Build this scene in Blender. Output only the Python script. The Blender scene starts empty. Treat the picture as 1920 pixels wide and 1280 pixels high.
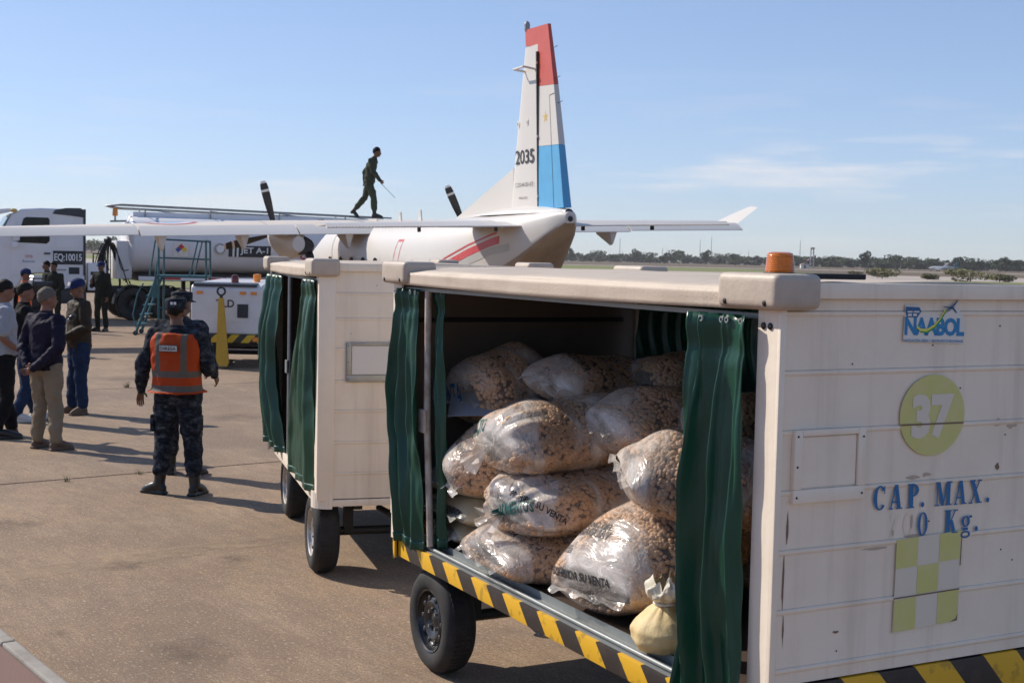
import bpy, bmesh, math, random
from mathutils import Vector, Matrix, noise
from mathutils.bvhtree import BVHTree
R = math.radians
scn = bpy.context.scene
COL = scn.collection

# ---------------------------------------------------------------- camera
cam = bpy.data.cameras.new('camera'); camo = bpy.data.objects.new('camera', cam); COL.objects.link(camo)
cam.sensor_width = 36; cam.lens = 36 * 2490 / 1920; cam.clip_end = 20000; cam.clip_start = .05
ROLL = math.atan(.0212); PITCH = math.atan(157.6 * math.cos(ROLL) / 2490)
camo.matrix_world = (Matrix.Translation((0, 0, 2.15)) @ Matrix.Rotation(math.pi / 2 - PITCH, 4, 'X') @ Matrix.Rotation(ROLL, 4, 'Z'))
cam.dof.use_dof = True; cam.dof.focus_distance = 6.2; cam.dof.aperture_fstop = 11
scn.camera = camo

# ---------------------------------------------------------------- sky and sun
SUN_EL, SUN_AZ = 38.0, -63.0            # azimuth clockwise from +Y
w = bpy.data.worlds.new('World'); scn.world = w; w.use_nodes = True
nt = w.node_tree; N = nt.nodes; LK = nt.links
bg = N['Background']
sky = N.new('ShaderNodeTexSky'); sky.sky_type = 'NISHITA'; sky.sun_disc = False
sky.sun_elevation = R(SUN_EL); sky.sun_rotation = R(SUN_AZ); sky.air_density = 1.2; sky.dust_density = 2.4; sky.ozone_density = 2.5; sky.altitude = 3000
# thin cirrus: noise on the sky direction, stretched along the horizon
tc = N.new('ShaderNodeTexCoord'); mp = N.new('ShaderNodeMapping'); mp.inputs['Scale'].default_value = (3.2, 3.2, 30); mp.inputs['Location'].default_value = (.35, 1.7, .2); mp.inputs['Rotation'].default_value = (0, R(2), 0)
nz = N.new('ShaderNodeTexNoise'); nz.inputs['Scale'].default_value = 1.5; nz.inputs['Detail'].default_value = 6; nz.inputs['Roughness'].default_value = .55
rp = N.new('ShaderNodeValToRGB'); rp.color_ramp.elements[0].position = .52; rp.color_ramp.elements[1].position = .74
sx = N.new('ShaderNodeSeparateXYZ'); bd = N.new('ShaderNodeValToRGB')
for p, v in ((.0, 0), (.035, .35), (.07, 1), (.1, .3), (.15, .02)):
    e = bd.color_ramp.elements[0] if p == 0 else bd.color_ramp.elements.new(p)
    e.position = p; e.color = (v, v, v, 1)
bd.color_ramp.elements[-1].position = 1; bd.color_ramp.elements[-1].color = (0, 0, 0, 1)
mu = N.new('ShaderNodeMath'); mu.operation = 'MULTIPLY'; mu2 = N.new('ShaderNodeMath'); mu2.operation = 'MULTIPLY'; mu2.inputs[1].default_value = .85
mx = N.new('ShaderNodeMix'); mx.data_type = 'RGBA'; mx.inputs['B'].default_value = (5.2, 4.4, 3.5, 1)
LK.new(tc.outputs['Generated'], mp.inputs[0]); LK.new(mp.outputs[0], nz.inputs['Vector']); LK.new(nz.outputs['Fac'], rp.inputs[0])
LK.new(tc.outputs['Generated'], sx.inputs[0]); LK.new(sx.outputs['Z'], bd.inputs[0]); LK.new(rp.outputs[0], mu.inputs[0]); LK.new(bd.outputs[0], mu.inputs[1])
LK.new(mu.outputs[0], mu2.inputs[0]); LK.new(mu2.outputs[0], mx.inputs['Factor']); gm = N.new('ShaderNodeGamma'); gm.inputs[1].default_value = .65; LK.new(sky.outputs[0], gm.inputs[0]); LK.new(gm.outputs[0], mx.inputs['A']); tn = N.new('ShaderNodeMix'); tn.data_type = 'RGBA'; tn.blend_type = 'MULTIPLY'; tn.inputs['Factor'].default_value = 1; tn.inputs['B'].default_value = (.9, .985, 1.19, 1)
LK.new(mx.outputs['Result'], tn.inputs['A']); LK.new(tn.outputs['Result'], bg.inputs[0])
bg.inputs[1].default_value = .15
sl = bpy.data.lights.new('sun', 'SUN'); sl.energy = 3.5; sl.angle = R(.53); sl.color = (1, .92, .81)
so = bpy.data.objects.new('sun', sl); COL.objects.link(so)
TOSUN = Vector((math.sin(R(SUN_AZ)) * math.cos(R(SUN_EL)), math.cos(R(SUN_AZ)) * math.cos(R(SUN_EL)), math.sin(R(SUN_EL))))
so.rotation_euler = TOSUN.to_track_quat('Z', 'Y').to_euler()
scn.view_settings.view_transform = 'Standard'; scn.view_settings.look = 'None'; scn.view_settings.exposure = .55; scn.view_settings.gamma = 1
scn.cycles.transparent_max_bounces = 10; scn.cycles.max_bounces = 5; scn.cycles.volume_bounces = 0; scn.cycles.caustics_reflective = False; scn.cycles.caustics_refractive = False

# ---------------------------------------------------------------- materials
def mat(name, col, rough=.6, metal=0., var=0., vscale=4., vcol=None, bump=0., bscale=60., spec=.5, stretch=(1, 1, 1), coat=0., emit=None, streak=None, lo=.42, hi=.68, detail=5):
    """principled material with noise-driven colour variation, optional vertical streaks and fine bump"""
    m = bpy.data.materials.new(name); m.use_nodes = True
    t = m.node_tree; n = t.nodes; l = t.links; b = n['Principled BSDF']
    b.inputs['Base Color'].default_value = (*col, 1); b.inputs['Roughness'].default_value = rough; b.inputs['Metallic'].default_value = metal
    b.inputs['Specular IOR Level'].default_value = spec; b.inputs['Coat Weight'].default_value = coat
    tcn = n.new('ShaderNodeTexCoord')
    def nois(scale, st, d=detail):
        q = n.new('ShaderNodeMapping'); q.inputs['Scale'].default_value = st
        z = n.new('ShaderNodeTexNoise'); z.inputs['Scale'].default_value = scale; z.inputs['Detail'].default_value = d; z.inputs['Roughness'].default_value = .62
        l.new(tcn.outputs['Object'], q.inputs[0]); l.new(q.outputs[0], z.inputs['Vector']); return z
    cur = None
    def mixin(zn, c2, amt, lo, hi):
        nonlocal cur
        r = n.new('ShaderNodeValToRGB'); r.color_ramp.elements[0].position = lo; r.color_ramp.elements[1].position = hi
        k = n.new('ShaderNodeMath'); k.operation = 'MULTIPLY'; k.inputs[1].default_value = amt
        x = n.new('ShaderNodeMix'); x.data_type = 'RGBA'; x.inputs['B'].default_value = (*c2, 1)
        if cur: l.new(cur, x.inputs['A'])
        else: x.inputs['A'].default_value = (*col, 1)
        l.new(zn.outputs['Fac'], r.inputs[0]); l.new(r.outputs[0], k.inputs[0]); l.new(k.outputs[0], x.inputs['Factor']); cur = x.outputs['Result']
    if var:
        c2 = vcol or tuple(c * .55 for c in col)
        mixin(nois(vscale, stretch), c2, var, lo, hi)
    if streak:
        c2, amt = streak
        mixin(nois(6, (1.6, 1.6, .12)), c2, amt, .5, .75)
    if cur: l.new(cur, b.inputs['Base Color'])
    if bump:
        z = nois(bscale, stretch, 4); q = n.new('ShaderNodeBump'); q.inputs['Strength'].default_value = bump; q.inputs['Distance'].default_value = .01
        l.new(z.outputs['Fac'], q.inputs['Height']); l.new(q.outputs[0], b.inputs['Normal'])
    if emit: b.inputs['Emission Color'].default_value = (*emit[0], 1); b.inputs['Emission Strength'].default_value = emit[1]
    return m

def stripes_mat(name, c1, c2, period, slope, axis=0, wear=.35, phase=0.):
    """diagonal hazard tape with worn patches"""
    m = mat(name, c1, .5); t = m.node_tree; n = t.nodes; l = t.links; b = n['Principled BSDF']
    tcn = n.new('ShaderNodeTexCoord'); s = n.new('ShaderNodeSeparateXYZ'); l.new(tcn.outputs['Object'], s.inputs[0])
    a = n.new('ShaderNodeMath'); a.operation = 'MULTIPLY_ADD'; a.inputs[1].default_value = slope; l.new(s.outputs[2], a.inputs[0]); l.new(s.outputs[axis], a.inputs[2])
    d = n.new('ShaderNodeMath'); d.operation = 'MULTIPLY_ADD'; d.inputs[1].default_value = 1 / period; d.inputs[2].default_value = phase; l.new(a.outputs[0], d.inputs[0])
    f = n.new('ShaderNodeMath'); f.operation = 'FRACT'; l.new(d.outputs[0], f.inputs[0])
    g = n.new('ShaderNodeMath'); g.operation = 'GREATER_THAN'; g.inputs[1].default_value = .5; l.new(f.outputs[0], g.inputs[0])
    x = n.new('ShaderNodeMix'); x.data_type = 'RGBA'; x.inputs['A'].default_value = (*c1, 1); x.inputs['B'].default_value = (*c2, 1); l.new(g.outputs[0], x.inputs['Factor'])
    z = n.new('ShaderNodeTexNoise'); z.inputs['Scale'].default_value = 14; z.inputs['Detail'].default_value = 6; l.new(tcn.outputs['Object'], z.inputs['Vector'])
    r = n.new('ShaderNodeValToRGB'); r.color_ramp.elements[0].position = .56; r.color_ramp.elements[1].position = .62; l.new(z.outputs['Fac'], r.inputs[0])
    k = n.new('ShaderNodeMath'); k.operation = 'MULTIPLY'; k.inputs[1].default_value = wear; l.new(r.outputs[0], k.inputs[0])
    y = n.new('ShaderNodeMix'); y.data_type = 'RGBA'; y.inputs['B'].default_value = (.07, .045, .03, 1); l.new(k.outputs[0], y.inputs['Factor']); l.new(x.outputs['Result'], y.inputs['A'])
    l.new(y.outputs['Result'], b.inputs['Base Color']); return m

def camo_mat(name, cols, scale=9):
    m = mat(name, cols[0], .85, bump=.35, bscale=260, spec=.12); t = m.node_tree; n = t.nodes; l = t.links; b = n['Principled BSDF']
    tcn = n.new('ShaderNodeTexCoord'); z = n.new('ShaderNodeTexNoise'); z.inputs['Scale'].default_value = scale; z.inputs['Detail'].default_value = 5; z.inputs['Roughness'].default_value = .7
    q = n.new('ShaderNodeMapping'); q.inputs['Scale'].default_value = (1, 1, 1.7); l.new(tcn.outputs['Object'], q.inputs[0]); l.new(q.outputs[0], z.inputs['Vector'])
    r = n.new('ShaderNodeValToRGB'); r.color_ramp.interpolation = 'CONSTANT'
    pos = (0, .44, .53, .61)
    for i, c in enumerate(cols):
        e = r.color_ramp.elements[i] if i < 2 else r.color_ramp.elements.new(pos[i])
        e.position = pos[i]; e.color = (*c, 1)
    l.new(z.outputs['Fac'], r.inputs[0]); l.new(r.outputs[0], b.inputs['Base Color']); return m

def film_mat(name, milky=.3, tint=(.86, .83, .8)):
    """clear plastic film: see-through, milky along its creases, glossy at a glance"""
    m = bpy.data.materials.new(name); m.use_nodes = True; t = m.node_tree; n = t.nodes; l = t.links
    b = n['Principled BSDF']; o = n['Material Output']; b.inputs['Base Color'].default_value = (*tint, 1); b.inputs['Roughness'].default_value = .2; b.inputs['Specular IOR Level'].default_value = .9
    tr = n.new('ShaderNodeBsdfTransparent'); tr.inputs[0].default_value = (.98, .97, .96, 1); ms = n.new('ShaderNodeMixShader')
    tcn = n.new('ShaderNodeTexCoord'); q = n.new('ShaderNodeMapping'); q.inputs['Scale'].default_value = (2.2, .8, 1.2); l.new(tcn.outputs['Object'], q.inputs[0])
    def nz(sc, d, dist, typ='FBM'):
        z = n.new('ShaderNodeTexNoise'); z.inputs['Scale'].default_value = sc; z.inputs['Detail'].default_value = d; z.inputs['Distortion'].default_value = dist; l.new(q.outputs[0], z.inputs['Vector']); return z.outputs['Fac']
    def mr(f, a, b_, c, d): r = n.new('ShaderNodeMapRange'); r.inputs[1].default_value = a; r.inputs[2].default_value = b_; r.inputs[3].default_value = c; r.inputs[4].default_value = d; l.new(f, r.inputs[0]); return r.outputs[0]
    def op(o_, a, b_): k = n.new('ShaderNodeMath'); k.operation = o_; k.use_clamp = o_ == 'ADD'; l.new(a, k.inputs[0]); (l.new(b_, k.inputs[1]) if not isinstance(b_, float) else k.inputs[1].__setattr__('default_value', b_)); return k.outputs[0]
    base = mr(nz(3.2, 5, .8), .42, .72, milky * .3, milky * 2.4)
    cr = op('ABSOLUTE', op('SUBTRACT', nz(9, 3, 1.6), .5), 0.)          # thin crease lines where the noise crosses its middle
    crease = mr(cr, 0., .012, .3, 0.)
    lw = n.new('ShaderNodeLayerWeight'); lw.inputs['Blend'].default_value = .35
    fac = op('ADD', op('ADD', base, crease), op('MULTIPLY', lw.outputs['Fresnel'], .22))
    bp = n.new('ShaderNodeBump'); bp.inputs['Strength'].default_value = .7; bp.inputs['Distance'].default_value = .014; l.new(nz(9, 3, 1.5), bp.inputs['Height']); l.new(bp.outputs[0], b.inputs['Normal'])
    l.new(fac, ms.inputs[0]); l.new(tr.outputs[0], ms.inputs[1]); l.new(b.outputs[0], ms.inputs[2]); l.new(ms.outputs[0], o.inputs[0]); return m

MT = {}
def mk(k, *a, **kw): MT[k] = mat(k, *a, **kw); return MT[k]
mk('cart_white', (.87, .76, .62), .42, var=.4, vscale=3, vcol=(.74, .62, .49), streak=((.4, .31, .23), .32), bump=.3, bscale=7)
mk('roof_white', (.54, .45, .355), .6, var=.6, vscale=2.2, vcol=(.4, .32, .245), bump=.2, bscale=90, streak=((.4, .33, .25), .5))
mk('cap_plastic', (.5, .415, .33), .5, var=.6, vscale=9, vcol=(.38, .32, .26), bump=.15, bscale=60)
mk('grey_metal', (.3, .31, .31), .38, .7, var=.5, vscale=8, bump=.1)
mk('galv', (.27, .29, .29), .48, .35, var=.5, vscale=7, vcol=(.2, .2, .19))
mk('dark_steel', (.03, .028, .027), .55, .3, var=.4, vscale=10)
mk('deck', (.075, .05, .036), .55, var=.6, vscale=5, vcol=(.03, .022, .018), bump=.2, bscale=30)
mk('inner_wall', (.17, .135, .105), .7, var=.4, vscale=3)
mk('rubber', (.018, .017, .017), .78, var=.5, vscale=18, vcol=(.045, .04, .036), bump=.25, bscale=180)
mk('rim_black', (.018, .018, .02), .32, .3, coat=.3)
mk('rim_silver', (.5, .46, .43), .4, .65, var=.5, vscale=14, vcol=(.22, .15, .1))
mk('tarp', (.003, .058, .031), .36, var=.3, vscale=5, vcol=(.003, .038, .026), bump=.16, bscale=24, spec=.5)
mk('pole', (.5, .44, .38), .5, var=.7, vscale=22, vcol=(.16, .08, .04), stretch=(1, 1, .5))
mk('beacon_orange', (.95, .26, .015), .12, coat=.6)
MT['beacon_orange'].node_tree.nodes['Principled BSDF'].inputs['Transmission Weight'].default_value = .35
mk('ink', (.015, .015, .018), .6)
mk('ink_soft', (.07, .07, .075), .7)
mk('blue_paint', (.012, .13, .33), .5, var=.3, vscale=20, vcol=(.02, .2, .42))
mk('sticker_blue', (.012, .21, .45), .45)
mk('sticker_dark', (.01, .1, .26), .45)
mk('sticker_white', (.74, .7, .64), .5)
mk('lime', (.62, .58, .2), .5, var=.4, vscale=12, vcol=(.66, .6, .32))
mk('pale_tape', (.72, .64, .53), .5)
mk('green_swoosh', (.03, .3, .05), .5); mk('yellow_swoosh', (.75, .7, .12), .5)
mk('ghost', (.82, .69, .54), .6); mk('wear_brown', (.22, .14, .09), .8)
mk('paper', (.3, .33, .4), .7, var=.2)
mk('pellet', (.64, .4, .215), .6, var=.7, vscale=26, vcol=(.45, .25, .12), lo=.35, hi=.6)
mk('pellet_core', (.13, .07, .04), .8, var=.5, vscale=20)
mk('plastic_white', (.74, .68, .55), .3, var=.4, vscale=14, vcol=(.6, .5, .3), bump=.6, bscale=22)
mk('flour', (.72, .62, .42), .6, var=.3, vscale=6, vcol=(.62, .5, .32), bump=.2, bscale=20)
mk('pasta', (.68, .52, .26), .6, var=.5, vscale=22, vcol=(.55, .4, .18), bump=.3, bscale=40)
MT['film'] = film_mat('film', .3, (.88, .81, .74)); MT['film_milky'] = film_mat('film_milky', .6, (.85, .8, .66)); MT['film_flour'] = film_mat('film_flour', .2, (.85, .82, .72))
MT['hazard'] = stripes_mat('hazard', (.028, .02, .016), (.72, .4, .015), .33, -1., phase=.127)
MT['hazard_end'] = stripes_mat('hazard_end', (.028, .02, .016), (.72, .4, .015), .33, -.9, axis=1)
# aircraft
mk('plane_white', (.64, .605, .56), .38, var=.25, vscale=1.2, vcol=(.6, .54, .47), bump=.03, bscale=30)
mk('plane_cream', (.72, .63, .53), .5, var=.3, vscale=1.5, vcol=(.62, .52, .42))
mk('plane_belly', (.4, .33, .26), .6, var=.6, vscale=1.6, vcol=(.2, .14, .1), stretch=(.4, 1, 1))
mk('plane_red', (.58, .1, .068), .42, var=.2); mk('plane_blue', (.1, .38, .66), .42, var=.2)
mk('stripe_red', (.55, .05, .05), .4)
mk('prop_black', (.02, .02, .024), .45); mk('prop_white', (.7, .68, .66), .5)
mk('soot', (.02, .02, .022), .6); mk('gold', (.6, .42, .1), .4)
mk('plane_grey', (.3, .31, .33), .5); mk('plane_pale', (.5, .49, .47), .5)
# vehicles
mk('truck_white', (.74, .74, .76), .3, var=.15, vscale=2, coat=.3)
mk('truck_dark', (.03, .035, .045), .4)
mk('glass', (.012, .014, .016), .12, spec=.22)
mk('screen_glass', (.2, .32, .33), .05, spec=.9)
mk('tank_white', (.74, .73, .74), .36, var=.3, vscale=1.3, vcol=(.5, .48, .46))
mk('sign_black', (.02, .022, .028), .5); mk('sign_white', (.75, .75, .75), .5)
mk('red', (.5, .03, .03), .5); mk('diamond_blue', (.03, .09, .35), .5); mk('diamond_yellow', (.75, .5, .05), .5)
mk('teal', (.02, .12, .16), .45, var=.5, vscale=8, vcol=(.05, .14, .16))
mk('gpu_white', (.66, .65, .65), .35, var=.2, vscale=3, coat=.2)
mk('yellow_bar', (.52, .31, .025), .45, var=.4, vscale=10, vcol=(.4, .22, .03))
mk('orange_lens', (.8, .25, .03), .25); mk('red_lens', (.12, .02, .015), .2)
mk('hose', (.012, .012, .013), .5)
MT['hazard_gpu'] = stripes_mat('hazard_gpu', (.028, .024, .02), (.62, .4, .02), .3, -.9, wear=.1)
# people
mk('skin', (.24, .115, .072), .55, var=.2, vscale=30, spec=.3); mk('skin_dark', (.16, .075, .045), .55, var=.2, vscale=30)
mk('hair', (.012, .01, .009), .6, spec=.12, var=.4, vscale=90, vcol=(.04, .03, .025), bump=.5, bscale=150)
mk('hair_grey', (.16, .135, .11), .7, spec=.12, var=.6, vscale=80, vcol=(.06, .05, .045), bump=.6, bscale=150)
mk('navy_cloth', (.014, .012, .028), .7, spec=.12, var=.2, bump=.15, bscale=50); mk('khaki', (.25, .195, .135), .85, spec=.12, var=.25, vscale=6, bump=.25, bscale=60)
mk('brown_jacket', (.045, .032, .022), .6, spec=.12, var=.3, vscale=8, bump=.3, bscale=40); mk('jeans', (.017, .032, .075), .85, spec=.12, var=.4, vscale=10, bump=.25, bscale=120)
mk('grey_shirt', (.34, .35, .38), .85, spec=.12, var=.15, bump=.25, bscale=30); mk('black_cloth', (.009, .009, .011), .8, spec=.12, bump=.2, bscale=40)
mk('olive', (.055, .062, .042), .85, spec=.12, var=.3, vscale=7, bump=.3, bscale=40); mk('olive_dark', (.022, .025, .02), .85, spec=.12, var=.3, bump=.25, bscale=40)
mk('boot', (.012, .011, .011), .38, bump=.15, bscale=60); mk('tan_shoe', (.12, .07, .045), .7); mk('white_shoe', (.6, .58, .55), .6)
mk('orange_cloth', (.75, .13, .025), .7, spec=.12, var=.2, vscale=7, bump=.25, bscale=25); mk('reflective', (.25, .24, .23), .4, .3); mk('cap_blue', (.016, .026, .09), .7, spec=.12); mk('cap_white', (.6, .58, .57), .7, spec=.12)
mk('black_plastic', (.012, .012, .013), .35); mk('led', (.9, .9, .85), .4, emit=((1, 1, .95), 3)); mk('eye', (.01, .008, .007), .2)
MT['camo_blue'] = camo_mat('camo_blue', ((.009, .011, .018), (.018, .022, .032), (.04, .047, .062), (.085, .095, .115)), 13)

# ---------------------------------------------------------------- mesh helpers
class MB:
    def __init__(s): s.v = []; s.f = []; s.m = []; s.mi = 0
    def add(s, vs, fs):
        o = len(s.v); s.v += [tuple(v) for v in vs]; s.f += [tuple(i + o for i in f) for f in fs]; s.m += [s.mi] * len(fs); return s
    def bm(s, bm, M=None):
        bm.verts.index_update(); s.add([(M @ v.co) if M else v.co for v in bm.verts], [[v.index for v in f.verts] for f in bm.faces]); bm.free(); return s
    def box(s, c, d, bev=0., rot=None, seg=2):
        b = bmesh.new(); bmesh.ops.create_cube(b, size=1); bmesh.ops.scale(b, vec=d, verts=b.verts)
        if bev: bmesh.ops.bevel(b, geom=list(b.edges), offset=bev, segments=seg, affect='EDGES', profile=.6)
        M = Matrix.Translation(c)
        if rot is not None: M = M @ (rot if isinstance(rot, Matrix) else Matrix.Rotation(rot, 4, 'Z'))
        return s.bm(b, M)
    def bx(s, x0, x1, y0, y1, z0, z1, bev=0.): return s.box(((x0 + x1) / 2, (y0 + y1) / 2, (z0 + z1) / 2), (abs(x1 - x0), abs(y1 - y0), abs(z1 - z0)), bev)
    def rings(s, rs, caps=True, closed=True):
        n = len(rs[0]); vs = [p for r in rs for p in r]; fs = []
        for i in range(len(rs) - 1):
            for j in range(n if closed else n - 1):
                k = (j + 1) % n; fs.append((i * n + j, i * n + k, (i + 1) * n + k, (i + 1) * n + j))
        if caps and closed: fs.append(tuple(range(n))[::-1]); fs.append(tuple((len(rs) - 1) * n + j for j in range(n)))
        return s.add(vs, fs)
    def tube(s, pts, r, n=8, caps=True, flat=1.):
        pts = [Vector(p) for p in pts]; rr = r if isinstance(r, (list, tuple)) else [r] * len(pts); rs = []; up = None
        for i, p in enumerate(pts):
            d = (pts[min(i + 1, len(pts) - 1)] - pts[max(i - 1, 0)]).normalized()
            if up is None: up = Vector((0, 0, 1)) if abs(d.z) < .9 else Vector((0, 1, 0))
            a = d.cross(up).normalized(); up = a.cross(d).normalized()
            rs.append([p + (a * math.cos(t) + up * math.sin(t) * flat) * rr[i] for t in [2 * math.pi * k / n for k in range(n)]])
        return s.rings(rs, caps)
    def ell(s, c, r, n=16, m=10, rot=None):
        b = bmesh.new(); bmesh.ops.create_uvsphere(b, u_segments=n, v_segments=m, radius=1); bmesh.ops.scale(b, vec=r, verts=b.verts)
        M = Matrix.Translation(c)
        if rot is not None: M = M @ rot
        return s.bm(b, M)
    def stack(s, rows, n=20, p=2.):  # rows: z, cx, cy, rx, ry
        rs = []
        for z, cx, cy, rx, ry in rows:
            q = []
            for k in range(n):
                t = 2 * math.pi * k / n; c, d = math.cos(t), math.sin(t)
                q.append((cx + rx * math.copysign(abs(c) ** (2 / p), c), cy + ry * math.copysign(abs(d) ** (2 / p), d), z))
            rs.append(q)
        return s.rings(rs)
    def lathe(s, prof, n=32, axis='Y', c=(0, 0, 0), caps=False):  # prof: (radius, along)
        rs = []
        for r, h in prof:
            q = []
            for k in range(n):
                t = 2 * math.pi * k / n; a, b = r * math.cos(t), r * math.sin(t)
                q.append(tuple(Vector(c) + Vector({'Y': (a, h, b), 'Z': (a, b, h), 'X': (h, a, b)}[axis])))
            rs.append(q)
        return s.rings(rs, caps)
    def prism(s, poly, d0, d1, f):  # polygon (a,b) extruded from d0 to d1; f maps (a,b,d)->xyz
        n = len(poly); vs = [f(a, b, d0) for a, b in poly] + [f(a, b, d1) for a, b in poly]
        fs = [tuple(range(n)), tuple(range(2 * n - 1, n - 1, -1))] + [(i, i + n, (i + 1) % n + n, (i + 1) % n) for i in range(n)]
        return s.add(vs, fs)
    def grid(s, nu, nv, f, closed=False):
        return s.rings([[f(i / (nu - 1), j / (nv if closed else nv - 1)) for j in range(nv)] for i in range(nu)], False, closed)
    def mesh(s, name, mats, smooth=None):
        me = bpy.data.meshes.new(name); me.from_pydata(s.v, [], s.f)
        for m in (mats if isinstance(mats, (list, tuple)) else [mats]): me.materials.append(MT[m] if isinstance(m, str) else m)
        if any(s.m): me.polygons.foreach_set('material_index', s.m)
        b = bmesh.new(); b.from_mesh(me); bmesh.ops.recalc_face_normals(b, faces=b.faces); b.to_mesh(b and me); b.free()
        if smooth is not None:
            me.polygons.foreach_set('use_smooth', [True] * len(me.polygons)); me.set_sharp_from_angle(angle=R(smooth))
        me.update(); return me
    def build(s, name, mats, parent=None, smooth=None, loc=None, rot=None, mods=()):
        o = link(name, s.mesh(name, mats, smooth), parent, loc, rot)
        for t, kw in mods:
            md = o.modifiers.new(t.lower(), t)
            for k, v in kw.items(): setattr(md, k, v)
        return o

def link(name, data, parent=None, loc=None, rot=None):
    o = bpy.data.objects.new(name, data); COL.objects.link(o)
    if parent: o.parent = parent
    if loc is not None: o.location = loc
    if rot is not None: o.rotation_euler = rot
    return o
def tag(o, label, cat, group=None):
    o['label'] = label; o['category'] = cat
    if group: o['group'] = group
    return o
def thing(name, label, cat, loc=(0, 0, 0), rz=0., group=None):
    o = link(name, None, None, loc, (0, 0, rz)); o.empty_display_size = .2; return tag(o, label, cat, group)
def structure(o): o['kind'] = 'structure'; return o
def stuff(o): o['kind'] = 'stuff'; return o
def copy_tree(o, parent=None):
    c = o.copy(); COL.objects.link(c); c.parent = parent
    for ch in list(o.children): copy_tree(ch, c)
    return c

_tc = {}
def text2d(body, bold=.0, sp=1.):
    """flat text outline as (verts2d, faces), normalised to its own box"""
    k = (body, bold, sp)
    if k in _tc: return _tc[k]
    cu = bpy.data.curves.new('t', 'FONT'); cu.body = body; cu.size = 1; cu.offset = bold; cu.space_character = sp; cu.resolution_u = 3; cu.fill_mode = 'FRONT'
    o = bpy.data.objects.new('t', cu); me = o.to_mesh(); vs = [(v.co.x, v.co.y) for v in me.vertices]; fs = [tuple(p.vertices) for p in me.polygons]
    o.to_mesh_clear(); bpy.data.objects.remove(o); bpy.data.curves.remove(cu)
    x0 = min(v[0] for v in vs); x1 = max(v[0] for v in vs); y0 = min(v[1] for v in vs); y1 = max(v[1] for v in vs)
    _tc[k] = ([((a - x0) / (x1 - x0), (b - y0) / (y1 - y0)) for a, b in vs], fs); return _tc[k]
def text(name, body, f, m, parent, bold=.0, sp=1.):
    """f maps the unit box (0..1,0..1) to xyz"""
    vs, fs = text2d(body, bold, sp); b = MB(); b.add([f(x, y) for x, y in vs], fs)
    me = bpy.data.meshes.new(name); me.from_pydata(b.v, [], b.f); me.materials.append(MT[m]); return link(name, me, parent)
def flat(name, polys, m, parent, f):
    b = MB()
    for p in polys: b.add([f(*q) for q in p], [tuple(range(len(p)))])
    me = bpy.data.meshes.new(name); me.from_pydata(b.v, [], b.f); me.materials.append(MT[m]); return link(name, me, parent)
def onto(bvh, p, d, off=.003):
    h = bvh.ray_cast(Vector(p), Vector(d))
    return (h[0] - Vector(d).normalized() * off) if h[0] else None
def disc(cx, cy, rx, ry, n=36, a0=0., a1=2 * math.pi): return [(cx + rx * math.cos(a0 + (a1 - a0) * i / n), cy + ry * math.sin(a0 + (a1 - a0) * i / n)) for i in range(n + (abs(a1 - a0) < 6.2))]
def ringq(cx, cy, ro, ri, a0=0., a1=2 * math.pi, n=28):
    """ring sector as quads; ro, ri are (rx, ry)"""
    q = []
    for i in range(n):
        t, u = a0 + (a1 - a0) * i / n, a0 + (a1 - a0) * (i + 1) / n
        P = lambda r, t: (cx + r[0] * math.cos(t), cy + r[1] * math.sin(t))
        q.append((P(ro, t), P(ro, u), P(ri, u), P(ri, t)))
    return q

# ---------------------------------------------------------------- setting
U = Vector((.8, .6, 0)); V = Vector((-.6, .8, 0))          # the apron's slab grid
def sheet(name, pts, z, m):
    b = MB(); b.add([(x, y, z) for x, y in pts], [tuple(range(len(pts)))]); return structure(b.build(name, m))
def ground_mat(name, c1, c2, scale, c3=None):
    m = mat(name, c1, .95, var=1, vscale=scale, vcol=c2, lo=.38, hi=.62, detail=8, stretch=(.35, 1, 1)); return m
MT['field'] = ground_mat('field', (.12, .12, .04), (.17, .13, .06), .02)
MT['green_field'] = ground_mat('green_field', (.14, .17, .035), (.2, .19, .06), .15)
MT['brown_field'] = ground_mat('brown_field', (.1, .068, .038), (.14, .1, .055), .05)
MT['far_concrete'] = ground_mat('far_concrete', (.42, .36, .3), (.35, .3, .25), .1)
mk('joint', (.1, .075, .055), .95, var=.5, vscale=8)
mk('kerb', (.34, .31, .27), .9, var=.6, vscale=6, vcol=(.2, .17, .14), bump=.3, bscale=70)
mk('red_paving', (.2, .115, .09), .9, var=.45, vscale=9, vcol=(.2, .12, .095), bump=.3, bscale=90)
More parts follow.
